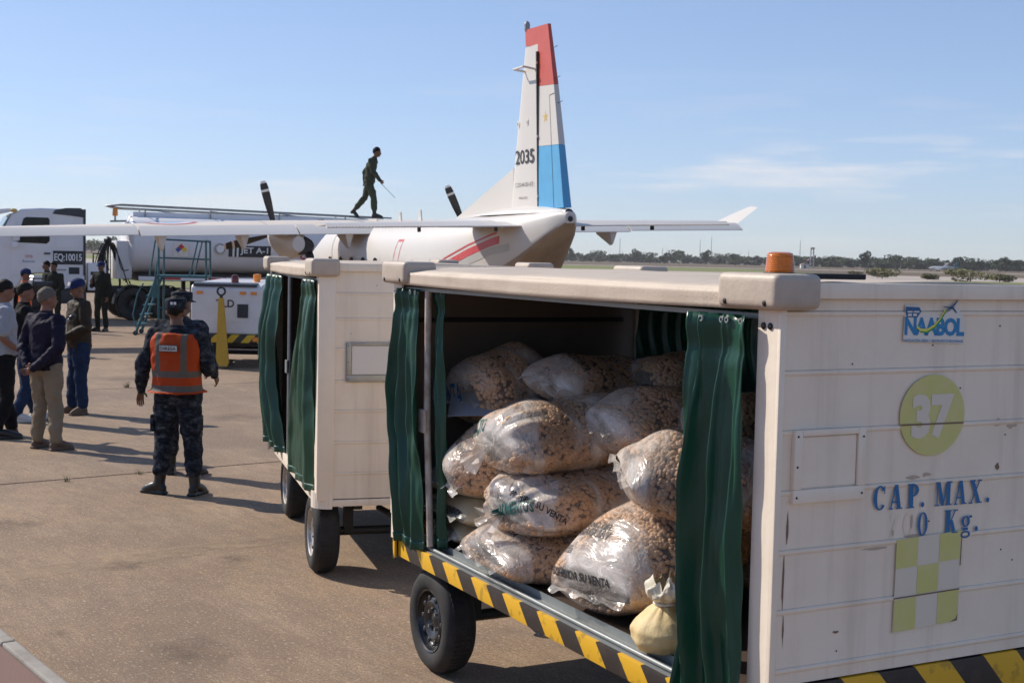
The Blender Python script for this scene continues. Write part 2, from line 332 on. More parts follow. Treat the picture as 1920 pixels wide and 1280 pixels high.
def concrete():
    m = mat('concrete', (.33, .243, .175), .88); t = m.node_tree; n = t.nodes; l = t.links; b = n['Principled BSDF']
    g = n.new('ShaderNodeNewGeometry'); rot = n.new('ShaderNodeMapping'); rot.inputs['Rotation'].default_value = (0, 0, R(-36.87)); l.new(g.outputs['Position'], rot.inputs[0])
    def nz(sc, st, d=6, rough=.65):
        q = n.new('ShaderNodeMapping'); q.inputs['Scale'].default_value = st; z = n.new('ShaderNodeTexNoise'); z.inputs['Scale'].default_value = sc; z.inputs['Detail'].default_value = d; z.inputs['Roughness'].default_value = rough
        l.new(rot.outputs[0], q.inputs[0]); l.new(q.outputs[0], z.inputs['Vector']); return z.outputs['Fac']
    cur = None
    for fac, lo, hi, c, amt in ((nz(.17, (1, 1, 1), 4), .42, .6, (.2, .146, .103), .7), (nz(.55, (1, 1, 1)), .44, .6, (.215, .15, .1), .8), (nz(1.6, (1, .6, 1)), .48, .7, (.44, .325, .22), .6), (nz(9, (1.3, .25, 1), 5), .42, .66, (.19, .138, .1), .55),
                                (nz(60, (1, .09, 1), 3), .45, .65, (.2, .145, .108), .45), (nz(110, (1, .6, 1), 2), .48, .66, (.1, .07, .05), .75), (nz(55, (1, .5, 1), 3), .56, .7, (.5, .39, .29), .75), (nz(.9, (1, 1, 1), 8, .75), .6, .7, (.12, .088, .066), .5)):
        r = n.new('ShaderNodeMapRange'); r.inputs[1].default_value = lo; r.inputs[2].default_value = hi; r.inputs[4].default_value = amt; l.new(fac, r.inputs[0])
        x = n.new('ShaderNodeMix'); x.data_type = 'RGBA'; x.inputs['B'].default_value = (*c, 1); l.new(r.outputs[0], x.inputs['Factor'])
        if cur: l.new(cur, x.inputs['A'])
        else: x.inputs['A'].default_value = (.385, .265, .165, 1)
        cur = x.outputs['Result']
    # every slab was cast from its own batch
    oi = n.new('ShaderNodeObjectInfo'); hv = n.new('ShaderNodeHueSaturation'); mr = n.new('ShaderNodeMapRange'); mr.inputs[3].default_value = .9; mr.inputs[4].default_value = 1.1
    l.new(oi.outputs['Random'], mr.inputs[0]); hv.inputs['Saturation'].default_value = 1.08; l.new(mr.outputs[0], hv.inputs['Value']); l.new(cur, hv.inputs['Color']); l.new(hv.outputs[0], b.inputs['Base Color'])
    bp = n.new('ShaderNodeBump'); bp.inputs['Strength'].default_value = .5; bp.inputs['Distance'].default_value = .006
    ad = n.new('ShaderNodeMath'); ad.operation = 'ADD'; l.new(nz(60, (1, .09, 1), 3), ad.inputs[0]); l.new(nz(180, (1, 1, 1), 2), ad.inputs[1]); l.new(ad.outputs[0], bp.inputs['Height']); l.new(bp.outputs[0], b.inputs['Normal'])
    return m
MT['concrete'] = concrete()
BIG = 6000
sheet('ground', [(-BIG, -BIG), (BIG, -BIG), (BIG, BIG), (-BIG, BIG)], -.12, 'field')
sheet('grass_strip', [(-700, 78), (700, 78), (900, 205), (-900, 205)], -.09, 'green_field')
sheet('taxiway', [(-900, 205), (900, 205), (900, 292), (-900, 292)], -.085, 'far_concrete')
sheet('grass_verge', [(-1200, 292), (75, 292), (75, 450), (-1200, 450)], -.09, 'green_field')
sheet('dry_verge', [(75, 292), (1200, 292), (1200, 450), (75, 450)], -.09, 'brown_field')
sheet('runway', [(-1500, 470), (1500, 470), (1500, 512), (-1500, 512)], -.085, 'far_concrete')
sheet('dry_field', [(-2500, 512), (2500, 512), (2500, 2400), (-2500, 2400)], -.08, 'brown_field')
apron = sheet('apron', [(-160, -40), (160, -40), (160, 78), (-160, 78)], -.03, 'joint')
sheet('unseen_forecourt', [(-120, -90), (120, -90), (120, -1.5), (-120, -1.5)], -.012, 'concrete')  # unseen paving behind the camera, added to bounce light onto the shaded cart end
SU, SV = 6.9, 7.7
slab = MB().box((0, 0, -.02), (SU - .03, SV - .03, .04), .006, seg=1).mesh('slab', 'concrete')
ncount = 0
for i in range(-16, 20):
    for j in range(-4, 12):
        c = U * (2.06 + SU * (i + .5)) + V * (12.3 + SV * (j + .5))
        if c.y < -1 or c.y > 74 or abs(c.x) > .46 * c.y + 9 or (i < 0 and (c.y < 13)): continue
        o = link('slab', slab, apron, (c.x, c.y, 0), (0, 0, R(36.87))); ncount += 1
# raised walkway and kerb on which the photographer stands
def strip(name, u0, u1, v0, v1, z0, z1, m, bev=.01):
    b = MB(); c = U * ((u0 + u1) / 2) + V * ((v0 + v1) / 2); b.box((c.x, c.y, (z0 + z1) / 2), (u1 - u0, v1 - v0, z1 - z0), bev, R(36.87)); return structure(b.build(name, m))
kb = structure(MB().box((0, 0, -.3), (.01, .01, .01)).build('kerb', 'kerb'))
for k in range(-5, 24):
    c = U * 2.013 + V * (k * 1.0 + .5); MB().box((0, 0, .02), (.075, .988, .16), .012).build('kerb_stone', 'kerb', kb, loc=(c.x, c.y, 0), rot=(0, 0, R(36.87)))
strip('walkway', -30, 1.971, -6, 60, -.06, .088, 'red_paving')

def paint_mat():
    m = mat('faded_paint', (.42, .31, .205), .9); t = m.node_tree; n = t.nodes; l = t.links; b = n['Principled BSDF']; o = n['Material Output']; tr = n.new('ShaderNodeBsdfTransparent'); ms = n.new('ShaderNodeMixShader'); g = n.new('ShaderNodeNewGeometry')
    z = n.new('ShaderNodeTexNoise'); z.inputs['Scale'].default_value = 6; z.inputs['Detail'].default_value = 7; l.new(g.outputs['Position'], z.inputs['Vector']); r = n.new('ShaderNodeMapRange'); r.inputs[1].default_value = .4; r.inputs[2].default_value = .75; r.inputs[4].default_value = .7; l.new(z.outputs['Fac'], r.inputs[0])
    l.new(r.outputs[0], ms.inputs[0]); l.new(tr.outputs[0], ms.inputs[1]); l.new(b.outputs[0], ms.inputs[2]); l.new(ms.outputs[0], o.inputs[0]); return m
MT['faded_paint'] = paint_mat()
b = MB(); b.add([tuple(U * u + V * v + Vector((0, 0, .003))) for u, v in ((2.55, 8.66), (4.6, 8.8), (4.6, 9.1), (2.55, 8.98))], [(0, 1, 2, 3)]); structure(b.build('faded_line', 'faded_paint'))

def stain_mat():
    m = mat('oil_stain', (.085, .062, .046), .75); t = m.node_tree; n = t.nodes; l = t.links; b = n['Principled BSDF']; o = n['Material Output']; tr = n.new('ShaderNodeBsdfTransparent'); ms = n.new('ShaderNodeMixShader'); tcn = n.new('ShaderNodeTexCoord')
    ln = n.new('ShaderNodeVectorMath'); ln.operation = 'LENGTH'; l.new(tcn.outputs['Object'], ln.inputs[0]); z = n.new('ShaderNodeTexNoise'); z.inputs['Scale'].default_value = 5; z.inputs['Detail'].default_value = 6; l.new(tcn.outputs['Object'], z.inputs['Vector'])
    a = n.new('ShaderNodeMath'); a.operation = 'MULTIPLY_ADD'; a.inputs[1].default_value = -1.1; l.new(ln.outputs['Value'], a.inputs[0]); l.new(z.outputs['Fac'], a.inputs[2])
    r = n.new('ShaderNodeMapRange'); r.inputs[1].default_value = .1; r.inputs[2].default_value = .55; r.inputs[4].default_value = .27; l.new(a.outputs[0], r.inputs[0])
    l.new(r.outputs[0], ms.inputs[0]); l.new(tr.outputs[0], ms.inputs[1]); l.new(b.outputs[0], ms.inputs[2]); l.new(ms.outputs[0], o.inputs[0]); return m
MT['oil_stain'] = stain_mat()
sm_ = MB().add([(math.cos(t) * .9, math.sin(t) * .9, 0) for t in [2 * math.pi * k / 24 for k in range(24)]], [tuple(range(24))]).mesh('oil_stain', 'oil_stain')
for i, (x, y, sc) in enumerate(((-1.7, 7.0, .75), (-2.6, 8.9, .5), (-1.2, 6.3, .4), (-3.9, 10.2, .8), (-3.6, 17.2, 1.2), (-1.9, 9.2, .35), (-6.4, 22, 1.5), (-2.5, 7.3, .25))):
    o = structure(link('oil_stain', sm_, None, (x, y, .0035 + .0004 * i), (0, 0, i * 1.3))); o.scale = (sc, sc * 1.2, 1)

# ---------------------------------------------------------------- baggage carts
# local frame: x from the near end to the far end, y outwards from the open side (inside is y < 0), z up
def wheel(parent, c, r, wd, rim, out=1):
    """wheel with its outer face at y = c.y, axis along y"""
    x, y, z = c; o = link('wheel', None, parent, c); o.empty_display_size = .1
    h = wd / 2
    tp = [(r * .60, -.012), (r * .66, .0), (r * .8, .006), (r * .9, -.002), (r * .965, -.018), (r * .995, -.035), (r, -.06), (r, -wd + .06), (r * .995, -wd + .035), (r * .965, -wd + .018), (r * .9, -wd + .002), (r * .8, -wd - .006), (r * .66, -wd), (r * .6, -wd + .012)]
    t = MB().lathe([(a, b * out) for a, b in tp], 48)
    for k in range(60):   # tread blocks
        a = 2 * math.pi * k / 60
        for yy in (-.045, -.075, -.105):
            if -yy > wd - .03: continue
            t.box((r * math.cos(a) * 1.0, yy * out, r * math.sin(a)), (.006, .022, r * .08), 0, Matrix.Rotation(-a, 4, 'Y'))
    t.build('tyre', 'rubber', o, 40)
    rm = MB().lathe([(b_, a_ * out) for a_, b_ in ((-.012, r * .615), (-.004, r * .6), (-.01, r * .57), (-.035, r * .55), (-.05, r * .5), (-.03, r * .44), (-.022, r * .36), (-.03, r * .26), (-.045, r * .2), (-.035, r * .12), (-.03, .002))], 40)
    ro = rm.build('rim', rim, o, 35)
    for k in range(10):
        a = 2 * math.pi * k / 10
        MB().ell((r * .43 * math.cos(a), -.026 * out, r * .43 * math.sin(a)), (.016, .006, .016), 10, 6).build('vent_hole', 'soot', ro, 60)
    for k in range(4):
        a = 2 * math.pi * (k + .5) / 4
        MB().lathe([(.009, .0), (.009, -.02 * -out), (.001, .02 * out)], 6).build('wheel_nut', 'grey_metal', ro, 30, loc=(r * .2 * math.cos(a), -.042 * out, r * .2 * math.sin(a)))
    return o

def curtain(name, parent, m, x0, x1, xb0, xb1, zt, zb, nf, amp, seed, y0=.0, bulge=.0, part_of=None):
    """gathered tarpaulin: top edge x0..x1, bottom edge xb0..xb1, nf folds"""
    rnd = random.Random(seed); ph = [rnd.uniform(0, 6.3) for _ in range(6)]
    def f(v, u):
        u0 = u; u = u + .12 * math.sin(5.1 * u + ph[4] + .9 * v) * math.sin(math.pi * u)
        z = zt + (zb - zt) * v; a = x0 + (x1 - x0) * u; b = xb0 + (xb1 - xb0) * u; s = v * v * (3 - 2 * v)
        x = a + (b - a) * s
        ft = nf * 2 * math.pi * (u + .035 * math.sin(2.2 * v * 3 + ph[0])) + ph[1]
        k = .35 + .65 * min(1, v * 2.2 + .15)
        sn = math.sin(ft); y = amp * k * (math.copysign(abs(sn) ** .75, sn) + .3 * math.sin(2.1 * ft + ph[2] + v * 2) + .5 * noise.noise(Vector((u * 7 + seed, v * 1.6, 9.1)))) * (.75 + .35 * math.sin(3 * u + ph[3]))
        y += .018 * noise.noise(Vector((u * 5 + seed, v * 4, 1.3))) + .012 * noise.noise(Vector((u * 11, v * 9 + seed, 4.3)))
        x += .02 * noise.noise(Vector((v * 3, seed * 1.7, u * 2))) + .25 * amp * math.cos(ft)
        y += bulge * math.sin(math.pi * min(1, v * 1.02)) + (.006 * math.sin(v * 60) if v < .1 else 0)
        return (x, y0 + y, z)
    b = MB().grid(60, 26 * nf, f)
    o = b.build(name, m, parent, 70, mods=(('SOLIDIFY', dict(thickness=.003, offset=0)),))
    if nf < 10:
        hm = MB().grid(4, 26 * nf, lambda v, u: tuple(Vector(f(.965 + .035 * v, u)) + Vector((0, .003, 0)))); hm.build('hem', m, o, 70, mods=(('SOLIDIFY', dict(thickness=.006, offset=0)),))
        for k in range(2 * nf):
            p = f(.012, (k + .5) / (2 * nf)); MB().lathe([(.011, -.003), (.011, .003), (.006, .003), (.006, -.003), (.011, -.003)], 12, 'Y', (p[0], p[1] + .003, p[2])).build('eyelet', 'galv', o, 40)
    return o

def cap_block(parent, x0, x1, y0, y1, z0, z1, name='corner_bumper'):
    b = MB(); c = ((x0 + x1) / 2, (y0 + y1) / 2, (z0 + z1) / 2)
    b.box(c, (x1 - x0, y1 - y0, z1 - z0), .03, seg=4); o = b.build(name, 'cap_plastic', parent, 50)
    for xx in (x0 + .06, x1 - .05):
        MB().ell((xx, y1 - .004 if y1 > -.5 else y0 + .004, z0 + .022), (.012, .008, .012), 8, 6).build('bolt', 'dark_steel', o, 60)
    return o

def end_wall(root, x, sgn, W, zs, zbot, ztop, b0, near):
    """end wall of lapped aluminium boards; sgn = -1 faces the near end"""
    o = MB().bx(x - sgn * .004, x - sgn * .028, -b0, -W + b0, zbot, ztop).build('end_wall', 'inner_wall', root)
    seq = [zbot] + sorted(zs) + [ztop]
    for i in range(len(seq) - 1):
        a, c = seq[i], seq[i + 1]; rib = .011
        pr = [(x - sgn * .003, a + .0005), (x + sgn * .004, a + .0005), (x + sgn * .004, c - .03), (x + sgn * .005, c - .02), (x + sgn * .010, c - .012), (x + sgn * .010, c - .004), (x + sgn * .003, c - .0005), (x - sgn * .003, c - .0005)]
        if i == len(seq) - 2: pr = [(x - sgn * .003, a + .0005), (x + sgn * .004, a + .0005), (x + sgn * .004, c), (x - sgn * .003, c)]
        MB().prism(pr, -b0, -W + b0, lambda p, q, d: (p, d, q)).build('board', 'cart_white', o, 25)
    return o

def cart(name, label, loc, xdir, L, W, zdeck, zbot, zs, postw, rim, bumper, wheels, rollers, grp):
    root = thing(name, label, 'baggage cart', loc, math.atan2(xdir[1], xdir[0]), grp)
    zr = 1.995
    MB().bx(.03, L - .03, -W + .03, -.11, zdeck - .035, zdeck).build('deck', 'deck', root)
    # side tray rail and rod along both open sides
    for s, y in ((1, -.02), (-1, -W + .02)):
        b = MB(); b.bx(.02, L - .02, y - s * .085, y - s * .0, zdeck - .03, zdeck - .012); b.bx(.02, L - .02, y - s * .085, y - s * .081, zdeck - .012, zdeck + .022); b.build('tray_rail', 'galv', root)
        MB().tube([(.05, y - s * .02, zdeck + .0), (L - .06, y - s * .02, zdeck + .0)], .0095, 10).build('rod', 'galv', root, 60)
    # bumper bars
    for s, y in ((1, .0), (-1, -W)):
        b = MB(); b.bx(.09, L - .09, y - s * .028, y + s * .0, zdeck - .105, zdeck - .018, .004); b.bx(.09, L - .09, y - s * .06, y - s * .03, zdeck - .112, zdeck - .1); b.build('side_bumper', bumper[0], root, 30)
    for xx, s in ((0, 1), (L, -1)):
        b = MB(); b.bx(xx - s * .012, xx + s * .016, -W + .09, -.09, zdeck - .105, zbot - .006, .004); b.build('end_bumper', bumper[1], root, 30)
        for y, q in ((0, -1), (-W, 1)):   # curved bumper corners of bent plate
            arc = []
            for k in range(9):
                t = math.pi / 2 * k / 8; arc.append((xx + s * (.1 - .115 * math.cos(t)) , y + q * (.1 - .118 * math.sin(t))))
            b = MB()
            for k in range(8):
                (xa, ya), (xb, yb) = arc[k], arc[k + 1]; nx, ny = -(yb - ya), xb - xa; d = math.hypot(nx, ny); nx, ny = nx / d * .006, ny / d * .006
                z0, z1 = zdeck - .12, zdeck + (.0 if bumper[0] == 'hazard' else -.01)
                b.add([(xa + nx, ya + ny, z0), (xb + nx, yb + ny, z0), (xb + nx, yb + ny, z1), (xa + nx, ya + ny, z1), (xa - nx, ya - ny, z0), (xb - nx, yb - ny, z0), (xb - nx, yb - ny, z1), (xa - nx, ya - ny, z1)],
                      [(0, 1, 2, 3), (7, 6, 5, 4), (3, 2, 6, 7), (0, 4, 5, 1)] + ([(0, 3, 7, 4)] if k == 0 else []) + ([(1, 5, 6, 2)] if k == 7 else []))
            b.build('bumper_corner', bumper[2], root, 60)
    # chassis
    b = MB()
    for y in (-.3, -W + .3): b.bx(.15, L - .15, y - .03, y + .03, zdeck - .16, zdeck - .04)
    for xx in (.3, L * .5, L - .3): b.bx(xx - .03, xx + .03, -W + .06, -.06, zdeck - .11, zdeck - .04)
    b.build('chassis', 'dark_steel', root)
    for xx, yy in wheels:
        wheel(root, (xx, yy, .268), .268, .165, rim); wheel(root, (xx, -W - yy, .268), .268, .165, rim, -1)
        MB().tube([(xx, yy - .1, .268), (xx, -W - yy + .1, .268)], .03, 10).build('axle', 'dark_steel', root, 60)
        for s in (yy - .26, -W - yy + .26): MB().bx(xx - .04, xx + .04, s - .03, s + .03, .26, zdeck - .11).build('axle_bracket', 'dark_steel', root)
    # posts
    for xx, s in ((0, 1), (L, -1)):
        for y, q in ((0, -1), (-W, 1)):
            b = MB(); b.bx(xx, xx + s * .1, y + q * -.004, y + q * .006 , zdeck - .02, zr + .02); b.bx(xx - s * .016, xx + s * .004, y + q * -.004, y + q * postw, zbot - .01, zr + .02, .003)
            b.build('corner_post', 'cart_white', root, 30)
    end_wall(root, 0, -1, W, zs, zbot, zr + .05, postw, True); end_wall(root, L, 1, W, zs, zbot, zr + .05, postw, False)
    # roof: crowned sheet with folded fascia
    def roof(u, v):
        x = -.02 + (L + .04) * u; y = .025 - (W + .05) * v
        return (x, y, zr + .064 + .036 * max(0, math.sin(math.pi * v)) ** .6 + .004 * math.sin(math.pi * u) + .004 * noise.noise(Vector((x * 2.2, y * 2.2, 3))))
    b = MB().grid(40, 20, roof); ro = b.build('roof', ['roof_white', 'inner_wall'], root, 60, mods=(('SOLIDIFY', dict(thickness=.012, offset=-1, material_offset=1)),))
    for s, y in ((1, .028), (-1, -W - .028)):
        def fas(u, v): 
            x = L * u; return (x, y + s * (.004 * noise.noise(Vector((x * 3, v * 2, s))) + .01 * (1 - v) * 0), zr + .004 + .06 * v - .014 * math.sin(math.pi * u) * (1 - v))
        MB().grid(50, 5, fas).build('fascia', 'roof_white', ro, 60, mods=(('SOLIDIFY', dict(thickness=.014, offset=0)),))
    for xx, s in ((-.023, 1), (L + .023, -1)):
        MB().bx(xx - .008, xx + .008, -W + .02, -.02, zr + .042, zr + .094, .004).build('end_fascia', 'cart_white', ro, 30)
    for xx, s in ((-.06, 1), (L + .06, -1)):
        for y, q in ((.062, -1), (-W - .062, 1)):
            xs = sorted((xx, xx + s * .32)); ys = sorted((y, y + q * .19))
            cap_block(ro, xs[0], xs[1], ys[0], ys[1], zr + .005, zr + .122)
    b = MB()
    for y in (-.03, -W + .03): b.bx(.1, L - .1, y - .012, y + .012, zr - .03, zr - .012)
    b.build('curtain_rail', 'galv', root)
    return root

LN, WN = 3.23, 1.52
cN = cart('baggage_cart', 'white covered baggage cart numbered 37, green curtains drawn back on sacks', (.855, 4.26, 0), (-.46, .888), LN, WN, .645, .765,
          [.823, 1.02, 1.217, 1.413, 1.61, 1.804, 1.997], .02, 'rim_black', ('hazard', 'hazard_end', 'hazard'), [(2.8, -.03), (.55, -.03)], 0, 'covered baggage carts coupled in a train')
curtain('curtain', cN, 'tarp', 2.9, 3.2, 2.82, 3.16, 1.975, .63, 3, .034, 3, .012, .02)
curtain('curtain', cN, 'tarp', 2.76, 2.88, 2.7, 2.8, 1.975, .66, 2, .014, 6, -.07, .0)
curtain('curtain', cN, 'tarp', .1, .44, .08, .47, 1.975, .45, 3, .045, 8, .03, .02)
curtain('curtain', cN, 'tarp', .1, 3.13, .1, 3.13, 1.965, .62, 22, .015, 5, -WN + .05)
cp = MB().tube([(2.86, -.03, 1.97), (2.85, -.03, 1.3), (2.78, -.03, .66)], .018, 10).build('curtain_pole', 'pole', cN, 60)
MB().bx(2.82, 2.9, -.014, .0, 1.24, 1.36, .004).build('latch', 'pole', cp)
# inner board joint and rear inner curtain seen through the opening
MB().bx(LN - .04, LN - .03, -WN + .1, -.1, 1.79, 1.815).build('inner_batten', 'dark_steel', cN)
# beacon on the near roof corner
bn = MB(); pr = [(.047, 0)]
for k in range(9): pr += [(.049 - .0006 * k, .003 + k * .0068), (.0465 - .0006 * k, .0064 + k * .0068)]
pr += [(.041, .066), (.03, .07), (.001, .07)]
bo = bn.lathe(pr, 32, 'Z', (.06, -.045, 2.116)).build('beacon', 'beacon_orange', cN, 50)
MB().lathe([(.052, -.004), (.052, .004), (.04, .005)], 24, 'Z', (.06, -.045, 2.116), True).build('beacon_base', 'black_plastic', bo, 40)
MB().lathe([(.012, .004), (.016, .03), (.002, .05)], 12, 'Z', (.06, -.045, 2.116), True).build('bulb', 'sign_white', bo, 40)
MB().bx(.0, .2, -.36, -.135, 2.1, 2.118, .004).build('rubber_strip', 'rubber', cN, 30)
for xx in (.035, .07): MB().ell((xx, .006, 1.945), (.012, .006, .012), 12, 8).build('plug', 'black_plastic', cN, 60)
for xx, yy in ((.0, -.2),): pass
XE = -.0045            # face of the end boards
# document holder
def holder(root, b0, b1, z0, z1, m, sheetm):
    h = MB().bx(XE - .006, XE, -b1, -b0, z0, z1, .002).build('document_holder', m, root)
    t = .032
    for a, c, d, e in ((b0, b1, z0, z0 + .045), (b0, b0 + t, z0 + .045, z1), (b1 - t, b1, z0 + .045, z1), (b0 + t, b1 - t, z1 - .02, z1)):
        MB().bx(XE - .02, XE - .0062, -c, -a, d, e, .003).build('holder_rail', m, h, 30)
    MB().bx(XE - .012, XE - .0064, -b1 + t + .004, -b0 - t - .004, z0 + .05, z1 - .024, .001).build('card', sheetm, h)
    for a, c in ((b0 + .012, z0 + .02), (b0 + .012, z1 - .02), (b1 - .012, z0 + .02), (b1 - .012, z1 - .03), (b0 + .012, (z0 + z1) / 2)):
        MB().ell((XE - .0205, -a, c), (.003, .004, .004), 8, 6).build('rivet', 'dark_steel', h, 60)
holder(cN, .065, .365, 1.37, 1.61, 'cart_white', 'cart_white')
EF = lambda off: (lambda b, z: (XE - (off - .0092 if off > .01 else off - .0035), -b, z))      # a flat print on the near end face at (b, z)
# operator sticker
st = flat('sticker', [[(.522, 1.895), (.8, 1.883), (.806, 1.93), (.795, 1.985), (.76, 2.012), (.7, 1.982), (.6, 1.99), (.59, 2.016), (.527, 2.018)]], 'sticker_white', cN, EF(.0155))
EB = lambda x0, x1, z0, z1, off, sh=0.: (lambda x, y: (XE - off + .0092, -(x0 + (x1 - x0) * x), z0 + sh * x + (z1 - z0) * y))
text('sticker_lettering', 'NAABOL', EB(.527, .803, 1.915, 1.978, .0165, -.006), 'sticker_blue', st, .045, .9)
text('sticker_small_print', 'NAVEGACIÓN AÉREA Y AEROPUERTOS BOLIVIANOS', EB(.524, .8, 1.893, 1.905, .0165, -.006), 'sticker_blue', st, .01)
sw = [(.585, 1.935), (.6, 1.924), (.63, 1.922), (.665, 1.938), (.69, 1.962), (.715, 1.995)]
def band(pts, w0, w1):
    q = []
    for i in range(len(pts) - 1):
        (a, b), (c, d) = pts[i], pts[i + 1]; q.append(((a, b), (c, d), (c + .001, d + w0), (a + .001, b + w0)))
    return q
flat('sticker_swoosh_green', band(sw, .009, 0), 'green_swoosh', st, EF(.0172)); flat('sticker_swoosh_yellow', band([(a - .004, b + .005) for a, b in sw], .009, 0), 'yellow_swoosh', st, EF(.0178))
flat('sticker_tower', [[(.53, 2.012), (.59, 2.01), (.6, 1.996), (.582, 1.975), (.535, 1.976), (.527, 1.996)]], 'sticker_dark', st, EF(.0166))
flat('sticker_tower_windows', [[(.536, 1.992), (.559, 1.992), (.559, 1.997), (.536, 1.997)], [(.564, 1.992), (.59, 1.992), (.59, 1.997), (.564, 1.997)], [(.538, 1.98), (.556, 1.98), (.556, 1.988), (.538, 1.988)], [(.562, 1.98), (.578, 1.98), (.58, 1.988), (.562, 1.988)]], 'sticker_white', st, EF(.0174))
flat('sticker_plane', [[(.708, 1.998), (.722, 2.0), (.752, 2.014), (.77, 2.034), (.766, 2.036), (.742, 2.016), (.716, 2.002)], [(.7, 2.012), (.704, 2.014), (.752, 2.01), (.748, 2.004)], [(.738, 2.008), (.748, 2.01), (.766, 1.992), (.76, 1.99)]], 'sticker_dark', st, EF(.0166))
# number disc, split by the board joint
nd = flat('number_disc', [disc(.672, 1.638, .15, .14, 48)], 'lime', cN, EF(.0155))
text('number', '37', EB(.575, .77, 1.556, 1.712, .0168), 'pale_tape', nd, .055)
flat('disc_split', [[(.527, 1.606), (.818, 1.604), (.818, 1.61), (.527, 1.612)]], 'wear_brown', nd, EF(.0176))
# slab-serif stencil lettering
def serif(ch):
    T, t, s = .25, .07, .06; q = []
    rc = lambda x0, y0, x1, y1: q.append([(x0, y0), (x1, y0), (x1, y1), (x0, y1)])
    dg = lambda xa, ya, xb, yb, wd: q.append([(xa, ya), (xa + wd, ya), (xb + wd, yb), (xb, yb)])
    if ch == 'C': q += ringq(.36, .5, (.36, .5), (.16, .44), R(38), R(322)); rc(.58, .66, .64, .98)
    elif ch in '0': q += ringq(.3, .5, (.3, .5), (.13, .44))
    elif ch == 'A': dg(.03, .0, .3, 1, .08); dg(.46, .0, .27, 1, .2); rc(.14, .26, .5, .33); rc(-.02, 0, .2, s); rc(.38, 0, .74, s)
    elif ch == 'P': rc(.1, 0, .1 + T, 1); q += ringq(.3, .73, (.36, .27), (.16, .21), R(-90), R(90), 14); rc(0, 0, .42, s); rc(0, 1 - s, .3, 1)
    elif ch == 'M': rc(.08, 0, .15, 1); dg(.36, 0, .1, 1, .18); dg(.4, 0, .66, 1, .1); rc(.68, 0, .88, 1); rc(0, 0, .24, s); rc(.58, 0, .97, s); rc(0, 1 - s, .2, 1); rc(.76, 1 - s, .97, 1)
    elif ch == 'X': dg(.48, 0, .05, 1, .22); dg(.06, 0, .58, 1, .08); rc(-.02, 0, .22, s); rc(.4, 0, .78, s); rc(0, 1 - s, .36, 1); rc(.5, 1 - s, .74, 1)
    elif ch == 'K': rc(.1, 0, .1 + T, 1); dg(.28, .42, .62, 1, .08); dg(.52, 0, .3, .56, .2); rc(0, 0, .42, s); rc(.46, 0, .8, s); rc(0, 1 - s, .4, 1); rc(.5, 1 - s, .78, 1)
    elif ch == 'g': q += ringq(.3, .46, (.26, .24), (.1, .18)); q += ringq(.3, -.1, (.3, .16), (.19, .09)); rc(.12, .08, .46, .2); rc(.5, .6, .68, .7)
    elif ch == '.': q.append(disc(.1, .11, .1, .11, 16))
    return q
def serif_line(s, xs, z, h, wscale, par, sh, e0=.0068):
    for i, (c, x) in enumerate(zip(s, xs)):
        polys = serif(c)
        for k, p in enumerate(polys): pass
        b = MB()
        for k, p in enumerate(polys):
            e = e0 + .00012 * (k % 9); b.add([(XE - e, -(x + a * h * wscale), z + sh * (x - .42) + y * h) for a, y in p], [tuple(range(len(p)))])
        me = bpy.data.meshes.new('letter'); me.from_pydata(b.v, [], b.f); me.materials.append(MT['blue_paint']); link('letter', me, par)
mk('ghost_dark', (.5, .4, .31), .8)
le = MB().bx(XE - .0002, XE - .0001, -.6, -.599, 1.3, 1.301).build('capacity_lettering', 'cart_white', cN)
serif_line('CAP.MAX.', [.418, .49, .57, .634, .7, .79, .862, .945], 1.322, .084, .95, le, -.012)
serif_line('0Kg.', [.622, .748, .826, .895], 1.222, .083, .95, le, -.012, .0068)
flat('old_digit', [[(.505, 1.3), (.545, 1.3), (.515, 1.222), (.5, 1.222), (.525, 1.285), (.505, 1.285)]], 'ghost', le, EF(.0046)); flat('old_digit', ringq(.585, 1.262, (.024, .042), (.012, .034)), 'ghost', le, EF(.0046)); flat('paint_scar', [disc(.6, 1.272, .005, .026, 10), disc(.515, 1.238, .005, .012, 10)], 'ghost_dark', le, EF(.005))
# chequered tape
ck = flat('chequered_tape', [[(.526, .89), (.825, .905), (.835, 1.225), (.532, 1.215)]], 'pale_tape', cN, EF(.0155))
for i in range(3):
    for j in range(3):
        if (i + j) % 2 == 0:
            z0 = (.892, 1.012, 1.112)[j]; z1 = (1.004, 1.112, 1.214)[j]; x0 = .529 + .1 * i
            flat('tape_square', [[(x0, z0 + .004 * i), (x0 + .1, z0 + .004 * (i + 1)), (x0 + .101, z1 + .004 * (i + 1)), (x0 + .001, z1 + .003 * i)]], 'lime', ck, EF(.0164))
flat('tape_tear', [[(.526, 1.008), (.832, 1.014), (.832, 1.019), (.526, 1.013)], [(.829, 1.1), (.833, 1.1), (.836, 1.22), (.833, 1.22)], [(.79, .9), (.826, .904), (.828, .93), (.82, .912)]], 'wear_brown', ck, EF(.0172))

